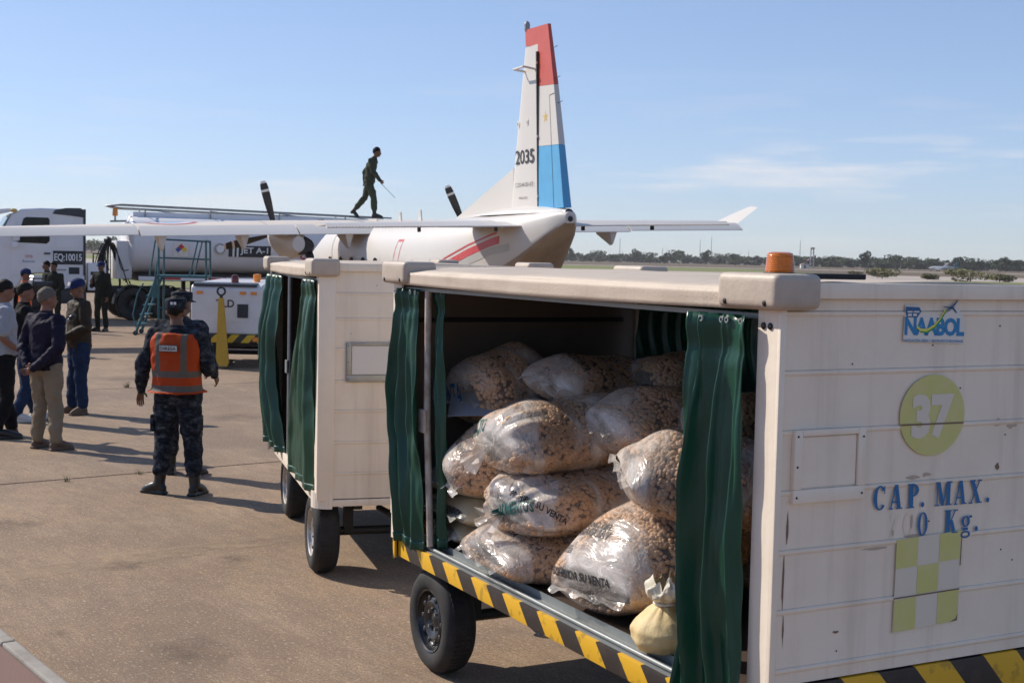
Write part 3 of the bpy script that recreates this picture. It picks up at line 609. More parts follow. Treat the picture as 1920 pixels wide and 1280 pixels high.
LM, WM = 2.8, 1.52
cM = cart('baggage_cart', 'white baggage cart behind, plain end with grey document frame, silver wheels', (-1.255, 8.6, 0), (-.287, .958), LM, WM, .60, .545,
          [.72, .925, 1.132, 1.328, 1.538, 1.736, 1.9], .105, 'rim_silver', ('cart_white', 'cart_white', 'cart_white'), [(.3, .0), (2.2, -.06)], 0, 'covered baggage carts coupled in a train')
holder(cM, .18, .52, 1.315, 1.575, 'grey_metal', 'sticker_white')
curtain('curtain', cM, 'tarp', .06, .62, .1, 1.15, 1.975, .56, 3, .045, 11, .02, .02)
curtain('curtain', cM, 'tarp', 1.9, 2.74, 1.8, 2.7, 1.975, .58, 3, .05, 14, .02, .05)
curtain('curtain', cM, 'tarp', .1, 2.7, .1, 2.7, 1.965, .6, 20, .015, 15, -WM + .05)
cp = MB().tube([(1.72, -.03, 1.97), (1.72, -.03, .6)], .018, 10).build('curtain_pole', 'grey_metal', cM, 60)
MB().bx(1.67, 1.77, -.012, .0, 1.22, 1.32, .004).build('latch', 'galv', cp)
# tow bar between the two carts
tb = MB(); A1 = Vector((-.05, -.45, .42)); 
for y in (-.45, -1.05): tb.tube([(.2, y, .44), (-.35, y * .5 - .375, .40), (-.8, -.76, .36)], .022, 8)
for t in (.15, .35): tb.tube([(-t, -.55, .41), (-t, -.97, .41)], .016, 8)
tb.tube([(-.8, -.76, .36), (-1.15, -.76, .36)], .028, 10); tb.lathe([(.05, -.015), (.05, .015), (.025, .015), (.025, -.015), (.05, -.015)], 20, 'Z', (-1.19, -.76, .36))
tb.build('tow_bar', 'dark_steel', cM, 50)

# screws, scuffs and rust runs on the end walls
rv = random.Random(9)
for root, n_ in ((cN, 12), (cM, 6)):
    for k in range(n_):
        b_, z_ = rv.uniform(.06, 1.4), rv.choice([.86, 1.06, 1.25, 1.45, 1.65, 1.84]) + rv.uniform(-.02, .12); MB().ell((XE - .0005, -b_, z_), (.0025, .0032, .0032), 6, 4).build('screw', 'dark_steel', root)
for b_, z_, w_, h_ in ((1.0, 1.6, .03, .012), (1.06, 1.585, .022, .008), (.6, 1.425, .03, .006), (.66, 1.43, .02, .006), (.28, .92, .012, .006), (1.0, 1.44, .01, .01), (.06, 1.28, .004, .05), (.05, 1.1, .004, .09), (.055, .95, .003, .05), (.45, 1.19, .06, .004), (.62, 1.222, .05, .005)):
    flat('scuff', [[(b_ + w_ * (1 + .4 * rv.uniform(-1, 1)) * math.cos(t), z_ + h_ * (1 + .5 * rv.uniform(-1, 1)) * math.sin(t)) for t in [2 * math.pi * q / 11 for q in range(11)]]], 'wear_brown' if w_ < .02 else 'ghost_dark', cN, EF(.0046))

# ---------------------------------------------------------------- sacks in the near cart
ico = bmesh.new(); bmesh.ops.create_icosphere(ico, subdivisions=1, radius=1); ico.verts.index_update()
ICO_V = [v.co.copy() for v in ico.verts]; ICO_F = [tuple(v.index for v in f.verts) for f in ico.faces]; ico.free()
def smooth(x): x = max(0, min(1, x)); return x * x * (3 - 2 * x)
def sack(label, pos, L, W, H, yaw, pitch=0, roll=0, seed=1, front='knot', back='seam', fill='pellet', prints=(), name='food_sack'):
    """plastic sack; local +x runs from the outer end to the inner end. pos = (x, b, z) of its middle in the cart"""
    rnd = random.Random(seed); S = seed * 7.13
    nu, nv = 56, 64
    def prof(u, kind):       # distance from the end 0..1 -> (width, height) factor
        t = min(1, u / .32); b = math.sqrt(max(0, 1 - (1 - t) ** 2))
        if kind == 'knot': k = smooth(u / .05); return (.1 + .9 * b ** .8) * (.35 + .65 * k), (.1 + .9 * b ** .8) * (.35 + .65 * k)
        if kind == 'round': return .25 + .75 * b, .1 + .9 * b
        return .8 + .2 * b, .035 + .965 * b ** 1.1
    def surf(u, v, shrink=0.):
        a = prof(u, front); c = prof(1 - u, back); w_, h_ = a[0] * c[0], a[1] * c[1]
        t = 2 * math.pi * v; ct, st = math.cos(t), math.sin(t); p = 2.35
        ex = math.copysign(abs(ct) ** (2 / p), ct); ez = math.copysign(abs(st) ** (2 / p), st)
        x = (u - .5) * L; y = ex * W / 2 * w_; z = ez * H / 2 * h_
        y *= 1 - .1 * ez * h_; z = z * .8 if z < 0 else z * 1.04
        n = noise.noise(Vector((x * 3 + S, y * 3, z * 3))) * .05 + noise.noise(Vector((x * 7, y * 7 + S, z * 7))) * .016
        k = min(w_, h_ + .2); y += ex * n * k; z += ez * n * .8 * k; x += noise.noise(Vector((y * 4, z * 4, S))) * .03
        pl = 0
        for end, kind in ((u, front), (1 - u, back)):   # pleats running into the tie
            if kind == 'knot' and end < .3: pl += (1 - end / .3) * .10 * math.sin(t * 11 + S + 2 * math.sin(t * 3)) * (end > .02)
        y *= 1 + pl; z *= 1 + pl
        if kind_drop: z -= kind_drop * smooth((.3 - u) / .3)
        return Vector((x, y, z))
    kind_drop = 0
    film = MB().grid(nu, nv, lambda i, j: surf(i, j), True)
    # close the ends
    o0 = 0; film.f.append(tuple(range(nv))[::-1]); film.m.append(0); film.f.append(tuple((nu - 1) * nv + j for j in range(nv))); film.m.append(0)
    if front == 'knot' or back == 'knot':     # ruff of loose film beyond the tie
        for end, sx_, kd in ((0, -1, front), (1, 1, back)):
            if kd != 'knot': continue
            base = surf(end, 0); cx = (end - .5) * L
            film.grid(7, 30, lambda i, j: (cx + sx_ * (i * .085 + .012 * math.sin(j * 40 + S)), (W * .035 + i * .055 * (1 + .45 * math.sin(j * 2 * math.pi * 7 + S))) * math.cos(2 * math.pi * j), (H * .05 + i * .05 * (1 + .45 * math.sin(j * 2 * math.pi * 7 + S))) * math.sin(2 * math.pi * j) - i * .03), True)
    else:
        for k in range(2):   # sealed lip
            e = -1 if k == 0 else 1
            film.grid(5, 40, lambda i, j: (e * (L / 2 + i * .03 + .006 * math.sin(j * 17 + S)), (j - .5) * W * .78, .012 * math.sin(j * 21 + S * 2) * i - .01 * i))
    ctx = Vector((pos[0], -pos[1], pos[2]))
    ry = R(-pitch)
    loc = Matrix.Translation(ctx) @ Matrix.Rotation(-math.pi / 2 + R(yaw), 4, 'Z') @ Matrix.Rotation(ry, 4, 'Y') @ Matrix.Rotation(R(roll), 4, 'X')
    root = film.build(name, 'film' if fill != 'flour' else 'film_flour', None, 80)
    root.matrix_world = CARTM @ loc
    tag(root, label, 'sack', 'food sacks loaded in the cart')
    # contents
    up_l = (CARTM @ loc).to_3x3().inverted() @ Vector((0, 0, 1))
    if fill == 'pellet':
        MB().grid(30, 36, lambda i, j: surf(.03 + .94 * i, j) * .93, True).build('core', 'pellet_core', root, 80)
        pm = MB(); r0 = .0138; n_ = int(2.0 * (L * W + L * H + W * H) / (.0228 ** 2))
        for k in range(n_):
            u, v = rnd.uniform(.035, .965), rnd.random(); p = surf(u, v)
            if p.z / (H / 2) < -.75: continue
            e = .002; du = surf(min(1, u + .01), v) - p; dv = surf(u, v + .01) - p; nn = du.cross(dv)
            if nn.length < 1e-9: continue
            nn.normalize()
            if nn.dot(p) < 0: nn = -nn
            if abs(p.y) < .05 * W and abs(p.z) < .06 * H: continue
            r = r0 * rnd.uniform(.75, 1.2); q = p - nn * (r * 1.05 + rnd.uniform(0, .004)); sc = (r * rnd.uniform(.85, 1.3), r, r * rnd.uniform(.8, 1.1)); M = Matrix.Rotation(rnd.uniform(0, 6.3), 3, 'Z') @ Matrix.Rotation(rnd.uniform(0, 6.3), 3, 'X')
            pm.add([q + M @ Vector((c.x * sc[0], c.y * sc[1], c.z * sc[2])) for c in ICO_V], ICO_F)
        me = bpy.data.meshes.new('contents'); me.from_pydata(pm.v, [], pm.f); me.materials.append(MT['pellet']); me.polygons.foreach_set('use_smooth', [True] * len(me.polygons))
        stuff(link('contents', me, root))
    else:
        MB().grid(40, 44, lambda i, j: surf(.03 + .94 * i, j) * .975, True).build('contents', 'flour' if fill == 'flour' else 'pasta', root, 80)
    # printing wrapped onto the film: (text, u centre, v centre, angle, width, height, ink)
    bvh = None
    if prints:
        me = root.data; bvh = BVHTree.FromPolygons([v.co.copy() for v in me.vertices], [tuple(p.vertices) for p in me.polygons])
    for body, cx, ang, wd, ht, ink, d in prints:
        vs, fs = text2d(body, .02); b = bmesh.new(); bv = [b.verts.new(((x - .5) * wd, (y - .5) * ht, 0)) for x, y in vs]
        for f in fs:
            try: b.faces.new([bv[i] for i in f])
            except ValueError: pass
        bmesh.ops.triangulate(b, faces=b.faces); bmesh.ops.subdivide_edges(b, edges=[e for e in b.edges if e.calc_length() > .03], cuts=2); bmesh.ops.triangulate(b, faces=b.faces)
        D = Vector(d).normalized(); a = Vector((0, -1, 0)); a = (a - D * a.dot(D)).normalized(); c = (-D).cross(a)
        if True:
            ca, sa = math.cos(R(ang)), math.sin(R(ang)); a2 = a * ca + c * sa; c2 = c * ca - a * sa
        dead = []
        for vtx in b.verts:
            p = onto(bvh, Vector(cx) + a2 * vtx.co.x + c2 * vtx.co.y - D * .8, D, .0025)
            if p is None: dead.append(vtx)
            else: vtx.co = p
        bmesh.ops.delete(b, geom=dead, context='VERTS')
        me = bpy.data.meshes.new('print'); b.to_mesh(me); b.free(); me.materials.append(MT[ink]); link('print', me, root)
    return root
bpy.context.view_layer.update(); CARTM = cN.matrix_world.copy()
mk('print_green', (.02, .13, .11), .5); mk('print_red', (.5, .06, .05), .5)
DN = (0, 0, -1); FR = (.55, 0, -1)
PV = 'PROHIBIDA SU VENTA'
# front row, bottom to top
sack('clear sack of beige pellets lying lowest in the front stack, overhanging the tray', (2.08, .42, .75), .88, .6, .28, -4, 0, 3, 2, 'seam', 'seam', prints=((PV, (-.22, .1, 0), 0, .42, .034, 'ink', (.6, -.3, -1)),))
sack('clear knotted sack with green print, second from the bottom in the front stack', (2.07, .48, .985), .86, .64, .33, 3, 3, 0, 3, 'knot', 'seam', prints=(('ALIMENTOS', (-.3, -.08, 0), 20, .22, .06, 'print_green', (1, .2, -.4)), (PV, (-.26, -.14, 0), 0, .3, .03, 'ink', (.8, .5, -.6))))
sack('brightly sunlit knotted sack of pellets on top of the front stack', (2.24, .48, 1.255), .86, .64, .4, 2, 2, -4, 4, 'knot', 'round', prints=(('PRODUCTO', (-.26, .12, 0), 10, .22, .07, 'print_green', (1, -.3, -.7)), (PV, (-.12, .12, 0), -10, .42, .036, 'ink', (.5, -.5, -1))))
sack('clear sack of pellets slumped down the left side of the front stack', (2.6, .36, 1.18), .66, .5, .34, -20, 32, 10, 5, 'round', 'seam', prints=((PV, (-.1, .0, 0), -10, .36, .036, 'ink', (.5, -.2, -1)),))
sack('big sack of pellets printed with a government mark, standing front right on the deck', (1.3, .47, .925), .88, .66, .46, 6, 20, -4, 6, 'seam', 'round', prints=((PV, (-.31, .05, 0), 0, .42, .036, 'ink', (1, 0, -.55)), ('GOBIERNO DEL', (-.12, .1, 0), 0, .28, .03, 'ink', (.6, 0, -1)), ('PARAGUAY', (-.165, .08, 0), 0, .28, .04, 'ink', (.6, 0, -1)), ('MUNDO', (-.2, .2, 0), 0, .1, .02, 'ink_soft', (.8, 0, -.8)), ('PLOGEI', (-.225, .2, 0), 0, .12, .024, 'ink_soft', (.8, 0, -.8))))
sack('clear sack of pellets wedged high behind the right curtain, pointed corner showing', (1.06, .52, 1.25), .74, .56, .36, -24, -6, 8, 7, 'seam', 'seam', prints=((PV, (-.05, -.04, 0), -12, .42, .038, 'ink', (.4, .3, -1)),))
sack('dim sack of pellets lying behind the sunlit top sack', (1.86, .86, 1.36), .78, .52, .36, -6, 0, 0, 8, 'round', 'seam', prints=(('ALIMENTOS', (-.05, .05, 0), -30, .2, .03, 'ink', (.3, 0, -1)),))
sack('shaded sack with black lettering across its top, at the back centre', (2.52, .86, 1.5), .72, .5, .3, 8, -4, 6, 9, 'seam', 'round', prints=((PV, (-.12, 0, 0), -20, .42, .042, 'ink', (.5, 0, -1)),))
sack('rounded sack with dark blue stamp in the back left corner', (2.95, .5, 1.45), .56, .5, .42, 10, 10, 0, 10, 'round', 'round', prints=(('VENTA', (-.2, .05, 0), 10, .2, .12, 'sticker_dark', (1, 0, -.2)),))
sack('dark sack of pellets in the far right back row', (1.62, 1.08, 1.37), .62, .54, .34, 4, 0, 0, 11, 'seam', 'round')
sack('uppermost dark sack against the rear curtain', (2.28, 1.17, 1.52), .5, .56, .3, -5, 0, 0, 12, 'round', 'round')
# lower back rows that carry them
for i, (p, s) in enumerate((((1.95, 1.16, .82), 21), ((1.95, 1.16, 1.12), 22), ((1.15, 1.1, .82), 23), ((2.72, 1.12, .82), 24), ((2.72, 1.1, 1.14), 25), ((2.68, .62, 1.22), 26))):
    sack(('shaded sack on the deck behind the front stack', 'shaded middle sack behind the front stack', 'shaded sack on the deck behind the big front sack', 'shaded sack on the deck in the back left corner', 'shaded middle sack in the back left corner', 'shaded sack under the stamped back left sack')[i], p, .62, .62 if i != 5 else .5, .33 if i != 5 else .26, 3 * (i % 3 - 1), 0, 0, s, 'round', 'round')
# flour sacks
sack('cream flour sack with black lettering, upper of the cream pile', (2.8, .4, .99), .64, .52, .22, 8, 0, -3, 31, 'seam', 'seam', 'flour', prints=((PV, (-.2, .02, 0), 0, .4, .034, 'ink', (.5, 0, -1)), ('HARINA', (-.27, -.17, 0), 0, .15, .06, 'print_red', (1, .2, -.6))))
sack('cream flour sack in the middle of the cream pile', (2.84, .42, .84), .66, .54, .18, 3, 0, 2, 32, 'seam', 'seam', 'flour', prints=((PV, (-.28, -.02, 0), 0, .36, .03, 'ink', (.9, 0, -.6)),))
sack('cream flour sack lowest of the cream pile on the deck', (2.86, .46, .715), .66, .5, .15, -4, 0, 0, 33, 'seam', 'seam', 'flour')
# small tied bag at the tray edge
def small_bag():
    S = 3.3
    rows = [(0, .07), (.012, .12), (.05, .15), (.1, .15), (.15, .115), (.19, .07), (.21, .047), (.225, .05), (.25, .085), (.285, .105), (.315, .1), (.335, .075), (.36, .06)]
    def f(i, j):
        k = i * (len(rows) - 1); a = int(min(k, len(rows) - 2)); t = k - a; z = rows[a][0] * (1 - t) + rows[a + 1][0] * t; r = rows[a][1] * (1 - t) + rows[a + 1][1] * t
        th = 2 * math.pi * j; near = math.exp(-((z - .21) / .06) ** 2)
        r *= 1 + .13 * math.sin(th * 9 + 2 * math.sin(3 * th)) * near + .16 * noise.noise(Vector((math.cos(th) * 2, math.sin(th) * 2, z * 9 + S)))
        hh = max(0, z - .215); r *= 1 + 3.2 * hh * noise.noise(Vector((math.cos(th) * 3, math.sin(th) * 3, z * 16)))
        return (r * math.cos(th) * 1.05 - hh * .45, r * math.sin(th) * (1 - 3.2 * hh) + hh * .3, z - hh * .25 + hh * .5 * noise.noise(Vector((math.cos(th) * 2, math.sin(th) * 2, 7))))
    o = MB().grid(46, -30, f, True); o.f.append(tuple(range(60))); o.m.append(0); o.f.append(tuple(45 * 60 + j for j in range(60))); o.m.append(0)
    r = o.build('tied_bag', 'film_milky', None, 80); r.matrix_world = CARTM @ Matrix.Translation((.8, -.14, .648)) @ Matrix.Scale(.9, 4); tag(r, 'small tied plastic bag of yellow pasta at the tray edge', 'bag')
    MB().grid(30, 40, lambda i, j: tuple(Vector(f(i * .5, j)) * .955 + Vector((0, 0, .004))), True).build('contents', 'pasta', r, 80)
    MB().grid(24, 60, lambda i, j: tuple(Vector(f(.56 + .43 * i, j)) * .99 + Vector((0, 0, .003))), True).build('neck', 'plastic_white', r, 80)
    MB().lathe([(.05, .206), (.054, .212), (.05, .218)], 20, 'Z').build('tie', 'sticker_white', r, 60)
small_bag()
# sheet of card lying on the stack
cd = MB().grid(8, 8, lambda i, j: ((i - .5) * .34, (j - .5) * .22, .012 * math.sin(i * 3) + .006 * j)).build('cardboard_sheet', 'paper', None, -30, mods=(('SOLIDIFY', dict(thickness=.003)),))
cd.matrix_world = CARTM @ Matrix.Translation((2.78, -.31, 1.375)) @ Matrix.Rotation(R(60), 4, 'Z') @ Matrix.Rotation(R(-28), 4, 'X'); tag(cd, 'blue grey sheet of card lying between the sacks', 'card')

# ---------------------------------------------------------------- transport aircraft
# local frame: x forward (stations from the stabiliser), y to the left wing, z up; it leans 2 degrees to the left on its gear
AC = thing('transport_aircraft', 'white twin propeller transport aircraft, red white and blue rudder marked 2035', 'aircraft', (.607, 24.94, 0))
AC.rotation_euler = (R(-2), 0, R(113.5))
def sect(s, zb, zt, hw, p=3., n=40):
    q = []; zc = (zb + zt) / 2; hh = (zt - zb) / 2
    for k in range(n):
        t = 2 * math.pi * k / n; c, d = math.cos(t), math.sin(t); pp = p if d > 0 else p + 2.5
        q.append((s, hw * math.copysign(abs(c) ** (2 / pp), c) * (1 - .12 * (d > 0) * d), zc + hh * math.copysign(abs(d) ** (2 / pp), d)))
    return q
secs = [(-1.2, 2.78, 2.98, .1), (-1.05, 2.68, 3.02, .2), (-.75, 2.5, 3.03, .32), (-.05, 2.1, 3.03, .52), (.6, 1.78, 3.02, .7), (1.5, 1.36, 3.0, .88), (2.5, .95, 2.98, 1.02), (3.4, .68, 2.96, 1.12), (4.6, .58, 2.95, 1.18), (6, .55, 2.95, 1.2), (8, .55, 2.95, 1.2), (10.5, .55, 2.95, 1.2), (12, .57, 2.9, 1.18), (13.2, .62, 2.6, 1.02), (14.2, .72, 2.1, .74), (15., .9, 1.6, .34), (15.2, 1.1, 1.4, .12)]
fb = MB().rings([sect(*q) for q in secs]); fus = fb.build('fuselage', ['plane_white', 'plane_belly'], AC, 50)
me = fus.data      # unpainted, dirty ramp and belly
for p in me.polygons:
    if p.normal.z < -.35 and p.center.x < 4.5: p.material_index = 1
FB = BVHTree.FromPolygons([v.co.copy() for v in me.vertices], [tuple(p.vertices) for p in me.polygons])
def side_strip(name, pts, w0, w1, m, sgn=1):
    b = MB(); rs = []
    P = []
    for i in range(len(pts) - 1):
        for k in range(6):
            t = k / 6; P.append((pts[i][0] * (1 - t) + pts[i + 1][0] * t, pts[i][1] * (1 - t) + pts[i + 1][1] * t))
    P.append(pts[-1])
    for x, z in P:
        r = []
        for k in range(4):
            h = onto(FB, (x, 4 * sgn, z + w0 + (w1 - w0) * k / 3), (0, -sgn, 0), .006)
            if h is None: break
            r.append(h)
        if len(r) == 4: rs.append(r)
    b.rings(rs, False, False); return b.build(name, m, fus, 60)
for sgn in (1, -1):
    side_strip('cheat_line', [(.5, 2.5), (.78, 2.45), (1.63, 2.24), (2.38, 2.03), (3.2, 1.78), (4.5, 1.72), (8, 1.7), (13, 1.7)], -.075, .075, 'stripe_red', sgn)
    side_strip('cheat_line', [(.6, 2.63), (.78, 2.6), (1.63, 2.39), (2.38, 2.18), (3.2, 1.93), (4.5, 1.87), (8, 1.85)], -.018, .018, 'stripe_red', sgn)
    side_strip('grey_line', [(.2, 2.36), (.78, 2.28), (1.63, 2.07), (2.38, 1.86), (3.2, 1.6)], -.07, .07, 'plane_pale', sgn)
# hatch outline and panel seams on the side
for z0, z1, x0, x1 in ((2.0, 2.5, 5.35, 5.37), (2.0, 2.5, 5.02, 5.04)): side_strip('hatch_edge', [(x0, 2.2), (x1 + .012, 2.2)], z0 - 2.2, z1 - 2.2, 'stripe_red')
side_strip('hatch_edge', [(5.02, 2.5), (5.38, 2.5)], -.02, .03, 'stripe_red')
for x in (3.2, 4.2, 6.3): side_strip('panel_seam', [(x, 1.6), (x + .012, 1.6)], -.7, 1.1, 'plane_grey')
for x in (8.9, 9.5): side_strip('door_seam', [(x, 1.6), (x + .03, 1.6)], -.7, 1.0, 'stripe_red' if x < 9 else 'plane_grey')
for i in range(5):
    wx = 6.6 + i * .95; sgn = 1; wd = onto(FB, (wx, 4, 1.95), (0, -1, 0), .004)
    b = MB().lathe([(.17, -.004), (.17, .012), (.14, .012), (.135, .004), (.001, .004)], 20, 'Y', (wx, wd.y, 1.95)); b.build('cabin_window', 'glass', fus, 40)
def foil(c, xle, y, z, th, n=14, tw=0.):
    up, lo = [], []
    for k in range(n + 1):
        t = k / n; t2 = t * t; yt = th * 5 * c * (.2969 * math.sqrt(t2) - .126 * t2 - .3516 * t2 ** 2 + .2843 * t2 ** 3 - .1015 * t2 ** 4); cb = .02 * c * (1 - (2 * t2 - .8) ** 2)
        up.append((xle - c * t2, y, z + cb + yt - tw * t2)); lo.append((xle - c * t2, y, z + cb * .4 - yt * .8 - tw * t2))
    return up + lo[-2:0:-1]
# wing: main box to the hinge line, with separate flaps and ailerons behind
def wing_sec(y):
    a = abs(y); k = max(0, (a - 2.9) / 7); return 10.4 - .75 * k, 2.0 - .8 * k, 2.83 - .02 * k, .16 - .02 * k   # leading edge, chord, z, thickness
ys = [-9.75, -8.5, -6.5, -4.5, -2.9, -1.3, 0, 1.3, 2.9, 4.5, 6.5, 8.5, 9.75]
wb = MB().rings([foil(wing_sec(y)[1] * 1.28, wing_sec(y)[0], y, wing_sec(y)[2], wing_sec(y)[3] * .8)[:] for y in ys])
wb = MB()
rs = []
for y in ys:
    le, c, z, th = wing_sec(y); full = foil(c * 1.27, le, y, z, th * .86, 22, .09); cut = le - c
    rs.append([(max(px, cut), py, pz) for px, py, pz in full])
wing = wb.rings(rs).build('wing', 'plane_cream', AC, 45)
WB = BVHTree.FromPolygons([v.co.copy() for v in wing.data.vertices], [tuple(p.vertices) for p in wing.data.polygons])
def te_panel(name, y0, y1, drop=.03):
    rs = []
    for y in (y0, (y0 + y1) / 2, y1):
        le, c, z, th = wing_sec(y); x0 = le - c - .04; ch = .52 if abs(y) < 6.2 else .42 - .02 * max(0, abs(y) - 6.2)
        rs.append([(x0, y, z + .075), (x0 + .0, y, z - .1), (x0 - ch * .5, y, z - .13 - drop * .5), (x0 - ch, y, z - .135 - drop), (x0 - ch, y, z - .12 - drop), (x0 - ch * .5, y, z + .0 - drop * .4)])
    return MB().rings(rs).build(name, 'plane_white', wing, 30)
for s in (1, -1):
    te_panel('flap', s * .75, s * 2.58); te_panel('flap', s * 2.62, s * 6.2); te_panel('aileron', s * 6.24, s * 9.7, .0)
    # winglet
    b = MB(); b.rings([foil(1.22, 9.64, s * 9.7, 2.83, .12), foil(.95, 9.3, s * 9.98, 3.05, .09), foil(.5, 8.75, s * 10.3, 3.3, .08)]); b.build('winglet', 'plane_white', wing, 45)
    for y in (1.37, 3.86, 5.72):    # flap track fairings
        y *= s; le, c, z, th = wing_sec(y); x0 = le - c
        MB().rings([[(x0 + .5, y - .05, z - .12), (x0 + .5, y + .05, z - .12), (x0 + .5, y + .04, z - .2), (x0 + .5, y - .04, z - .2)], [(x0 - .1, y - .13, z - .11), (x0 - .1, y + .13, z - .11), (x0 - .25, y + .03, z - .5), (x0 - .25, y - .03, z - .5)], [(x0 - .42, y - .1, z - .15), (x0 - .42, y + .1, z - .15), (x0 - .36, y + .02, z - .46), (x0 - .36, y - .02, z - .46)]]).build('flap_track_fairing', 'plane_white', wing, 30)
    # nacelle
    yn = 2.62 * s
    nb = MB().rings([[(x, yn - .07 * (x - 8) + r * .8 * math.cos(t), z + r * math.sin(t)) for t in [2 * math.pi * k / 24 for k in range(24)]] for x, r, z in ((7.9, .18, 2.45), (8.3, .33, 2.46), (9.2, .42, 2.5), (10.0, .43, 2.58), (10.6, .38, 2.66), (10.95, .28, 2.7))])
    nac = nb.build('nacelle', 'plane_white', AC, 50)
    MB().rings([[(x, yn - .12 + r * math.cos(t) * 1.1, z + r * .8 * math.sin(t)) for t in [2 * math.pi * k / 20 for k in range(20)]] for x, r, z in ((7.95, .2, 2.4), (8.1, .27, 2.4), (8.7, .33, 2.43), (9.6, .28, 2.46))]).build('exhaust', 'soot', nac, 50)
    MB().rings([[(x, yn - .3 + r * math.cos(t), z + r * math.sin(t)) for t in [2 * math.pi * k / 10 for k in range(10)]] for x, r, z in ((8.3, .1, 2.3), (8.1, .1, 2.18), (7.95, .07, 2.1))]).build('drain_mast', 'soot', nac, 50)
    # propeller
    pr = link('propeller', None, AC, (11.0, yn - .2, 2.7)); pr.empty_display_size = .2
    MB().lathe([(.001, .38), (.09, .32), (.17, .18), (.2, 0), (.2, -.1)], 20, 'X').build('spinner', 'plane_white', pr, 50)
    a0 = 13 if s > 0 else 24
    for k in range(4):
        b = MB(); rs = []
        for r, wd, tw in ((.15, .06, 60), (.4, .1, 45), (.8, .13, 34), (1.05, .135, 29), (1.1, .134, 28.5), (1.1001, .134, 28.5), (1.16, .132, 28), (1.1601, .132, 28), (1.22, .128, 27), (1.2201, .128, 27), (1.32, .11, 26), (1.38, .06, 25)):
            a, e = math.cos(R(tw)), math.sin(R(tw)); rs.append([(x_ * e + y_ * a, x_ * a - y_ * e, r) for x_, y_ in ((-wd * .8, 0), (-wd * .25, .02), (wd * .5, .015), (wd * .8, 0), (wd * .4, -.012), (-wd * .3, -.014))])
        b.rings(rs)
        for i, f in enumerate(b.f):
            zc = sum(b.v[q][2] for q in f) / len(f); b.m[i] = 1 if (1.1 < zc < 1.161 or zc > 1.2205 and zc < 1.5 and zc > 1.3) else 0
        b.build('blade', ['prop_black', 'prop_white'], pr, 40, rot=(R(-(a0 + 90 * k)), 0, 0))
# roundel on the left wing
def on_wing(x, y): return onto(WB, (x, y, 5), (0, 0, -1), .006) or (x, y, 2.9)
for nm, ro, ri, m in (('roundel_ring', .62, .5, 'stripe_red'), ('roundel_ring', .5, .3, 'prop_white'), ('roundel_disc', .3, .001, 'plane_blue')):
    b = MB()
    for q in ringq(9.5, 5.3, (ro, ro), (ri, ri), n=48): b.add([on_wing(*p) for p in q], [(0, 1, 2, 3)])
    b.build(nm, m, wing)
for y in (-9.3, -6, -3.2, 3.2, 6.22, 9.3):
    b = MB(); le, c, z, th = wing_sec(y); b.rings([[on_wing(le - c * t - .02, y - .006), on_wing(le - c * t - .02, y + .006)] for t in [k / 12 * .93 + .02 for k in range(13)]], False, False); b.build('panel_seam', 'plane_grey', wing)
MB().bx(9.2, 9.9, .28, .3, 3.05, 3.0, 0).build('antenna', 'plane_white', AC)
for x, y in ((8.9, -.25), (6.7, 0)): MB().prism([(0, 0), (.22, 0), (.16, .26), (.04, .26)], -.015, .015, lambda a, b_, d, x=x, y=y: (x + a, y + d, 2.95 + b_)).build('blade_antenna', 'plane_white', fus)
# fin
def finp(poly, th0, th1, zt=6.46, zb=3.0):
    """outline in (x, z); thickness tapers upward"""
    b = MB(); n = len(poly); T = lambda z: th1 + (th0 - th1) * (zt - z) / (zt - zb)
    b.add([(x, T(z), z) for x, z in poly] + [(x, -T(z), z) for x, z in poly], [tuple(range(n)), tuple(range(2 * n - 1, n - 1, -1))] + [(i, i + n, (i + 1) % n + n, (i + 1) % n) for i in range(n)]); return b
fin = MB()
zs_ = [2.9, 3.2, 3.86, 4.6, 5.4, 5.93, 6.1]; frs = []
for z in zs_:
    le = 1.36 if z < 3.3 else 1.23 + (.66 - 1.23) * (z - 3.86) / (6.1 - 3.86); hg = .04 if z < 5.93 else .04; th = .1 - .055 * (z - 2.9) / 3.3; d = le - hg
    frs.append([(le - d * t, th * w, z) for t, w in ((0, 0), (.04, .45), (.15, .8), (.4, 1), (1, .8))] + [(le - d * t, -th * w, z) for t, w in ((1, .8), (.4, 1), (.15, .8), (.04, .45))])
fino = fin.rings(frs).build('fin', 'plane_white', AC, 40)
MB().prism([(4.6, 2.9), (1.25, 3.88), (1.3, 2.85), (4.2, 2.85)], -.05, .05, lambda a, b_, d: (a, d * (1 if b_ < 3.5 else .5), b_)).build('dorsal_fillet', 'plane_white', AC, 30)
MB().rings([[(x, r * math.cos(t), 2.98 + h * math.sin(t)) for t in [math.pi * k / 12 for k in range(13)]] for x, r, h in ((3.0, .3, .03), (1.6, .45, .12), (.6, .42, .16), (-.3, .3, .12), (-1.15, .08, .06))], False, False).build('fin_root_fairing', 'plane_white', AC, 50)
rud = finp([(.0, 5.33), (-.66, 5.29), (-.39, 6.41), (.62, 6.44), (.6, 6.13), (.3, 6.1), (.3, 5.96), (.0, 5.96)], .08, .03).build('rudder', 'plane_red', AC)
finp([(.0, 5.325), (.0, 4.222), (-.875, 4.2), (-.66, 5.285)], .08, .03).build('rudder_panel', 'plane_white', rud)
finp([(.0, 4.217), (-.02, 3.06), (-1.09, 3.06), (-.875, 4.195)], .08, .03).build('rudder_panel', 'plane_blue', rud)
T = lambda z: .03 + .05 * (6.46 - z) / 3.46
def fp(off): return lambda a, b: (a, T(b) + off, b)
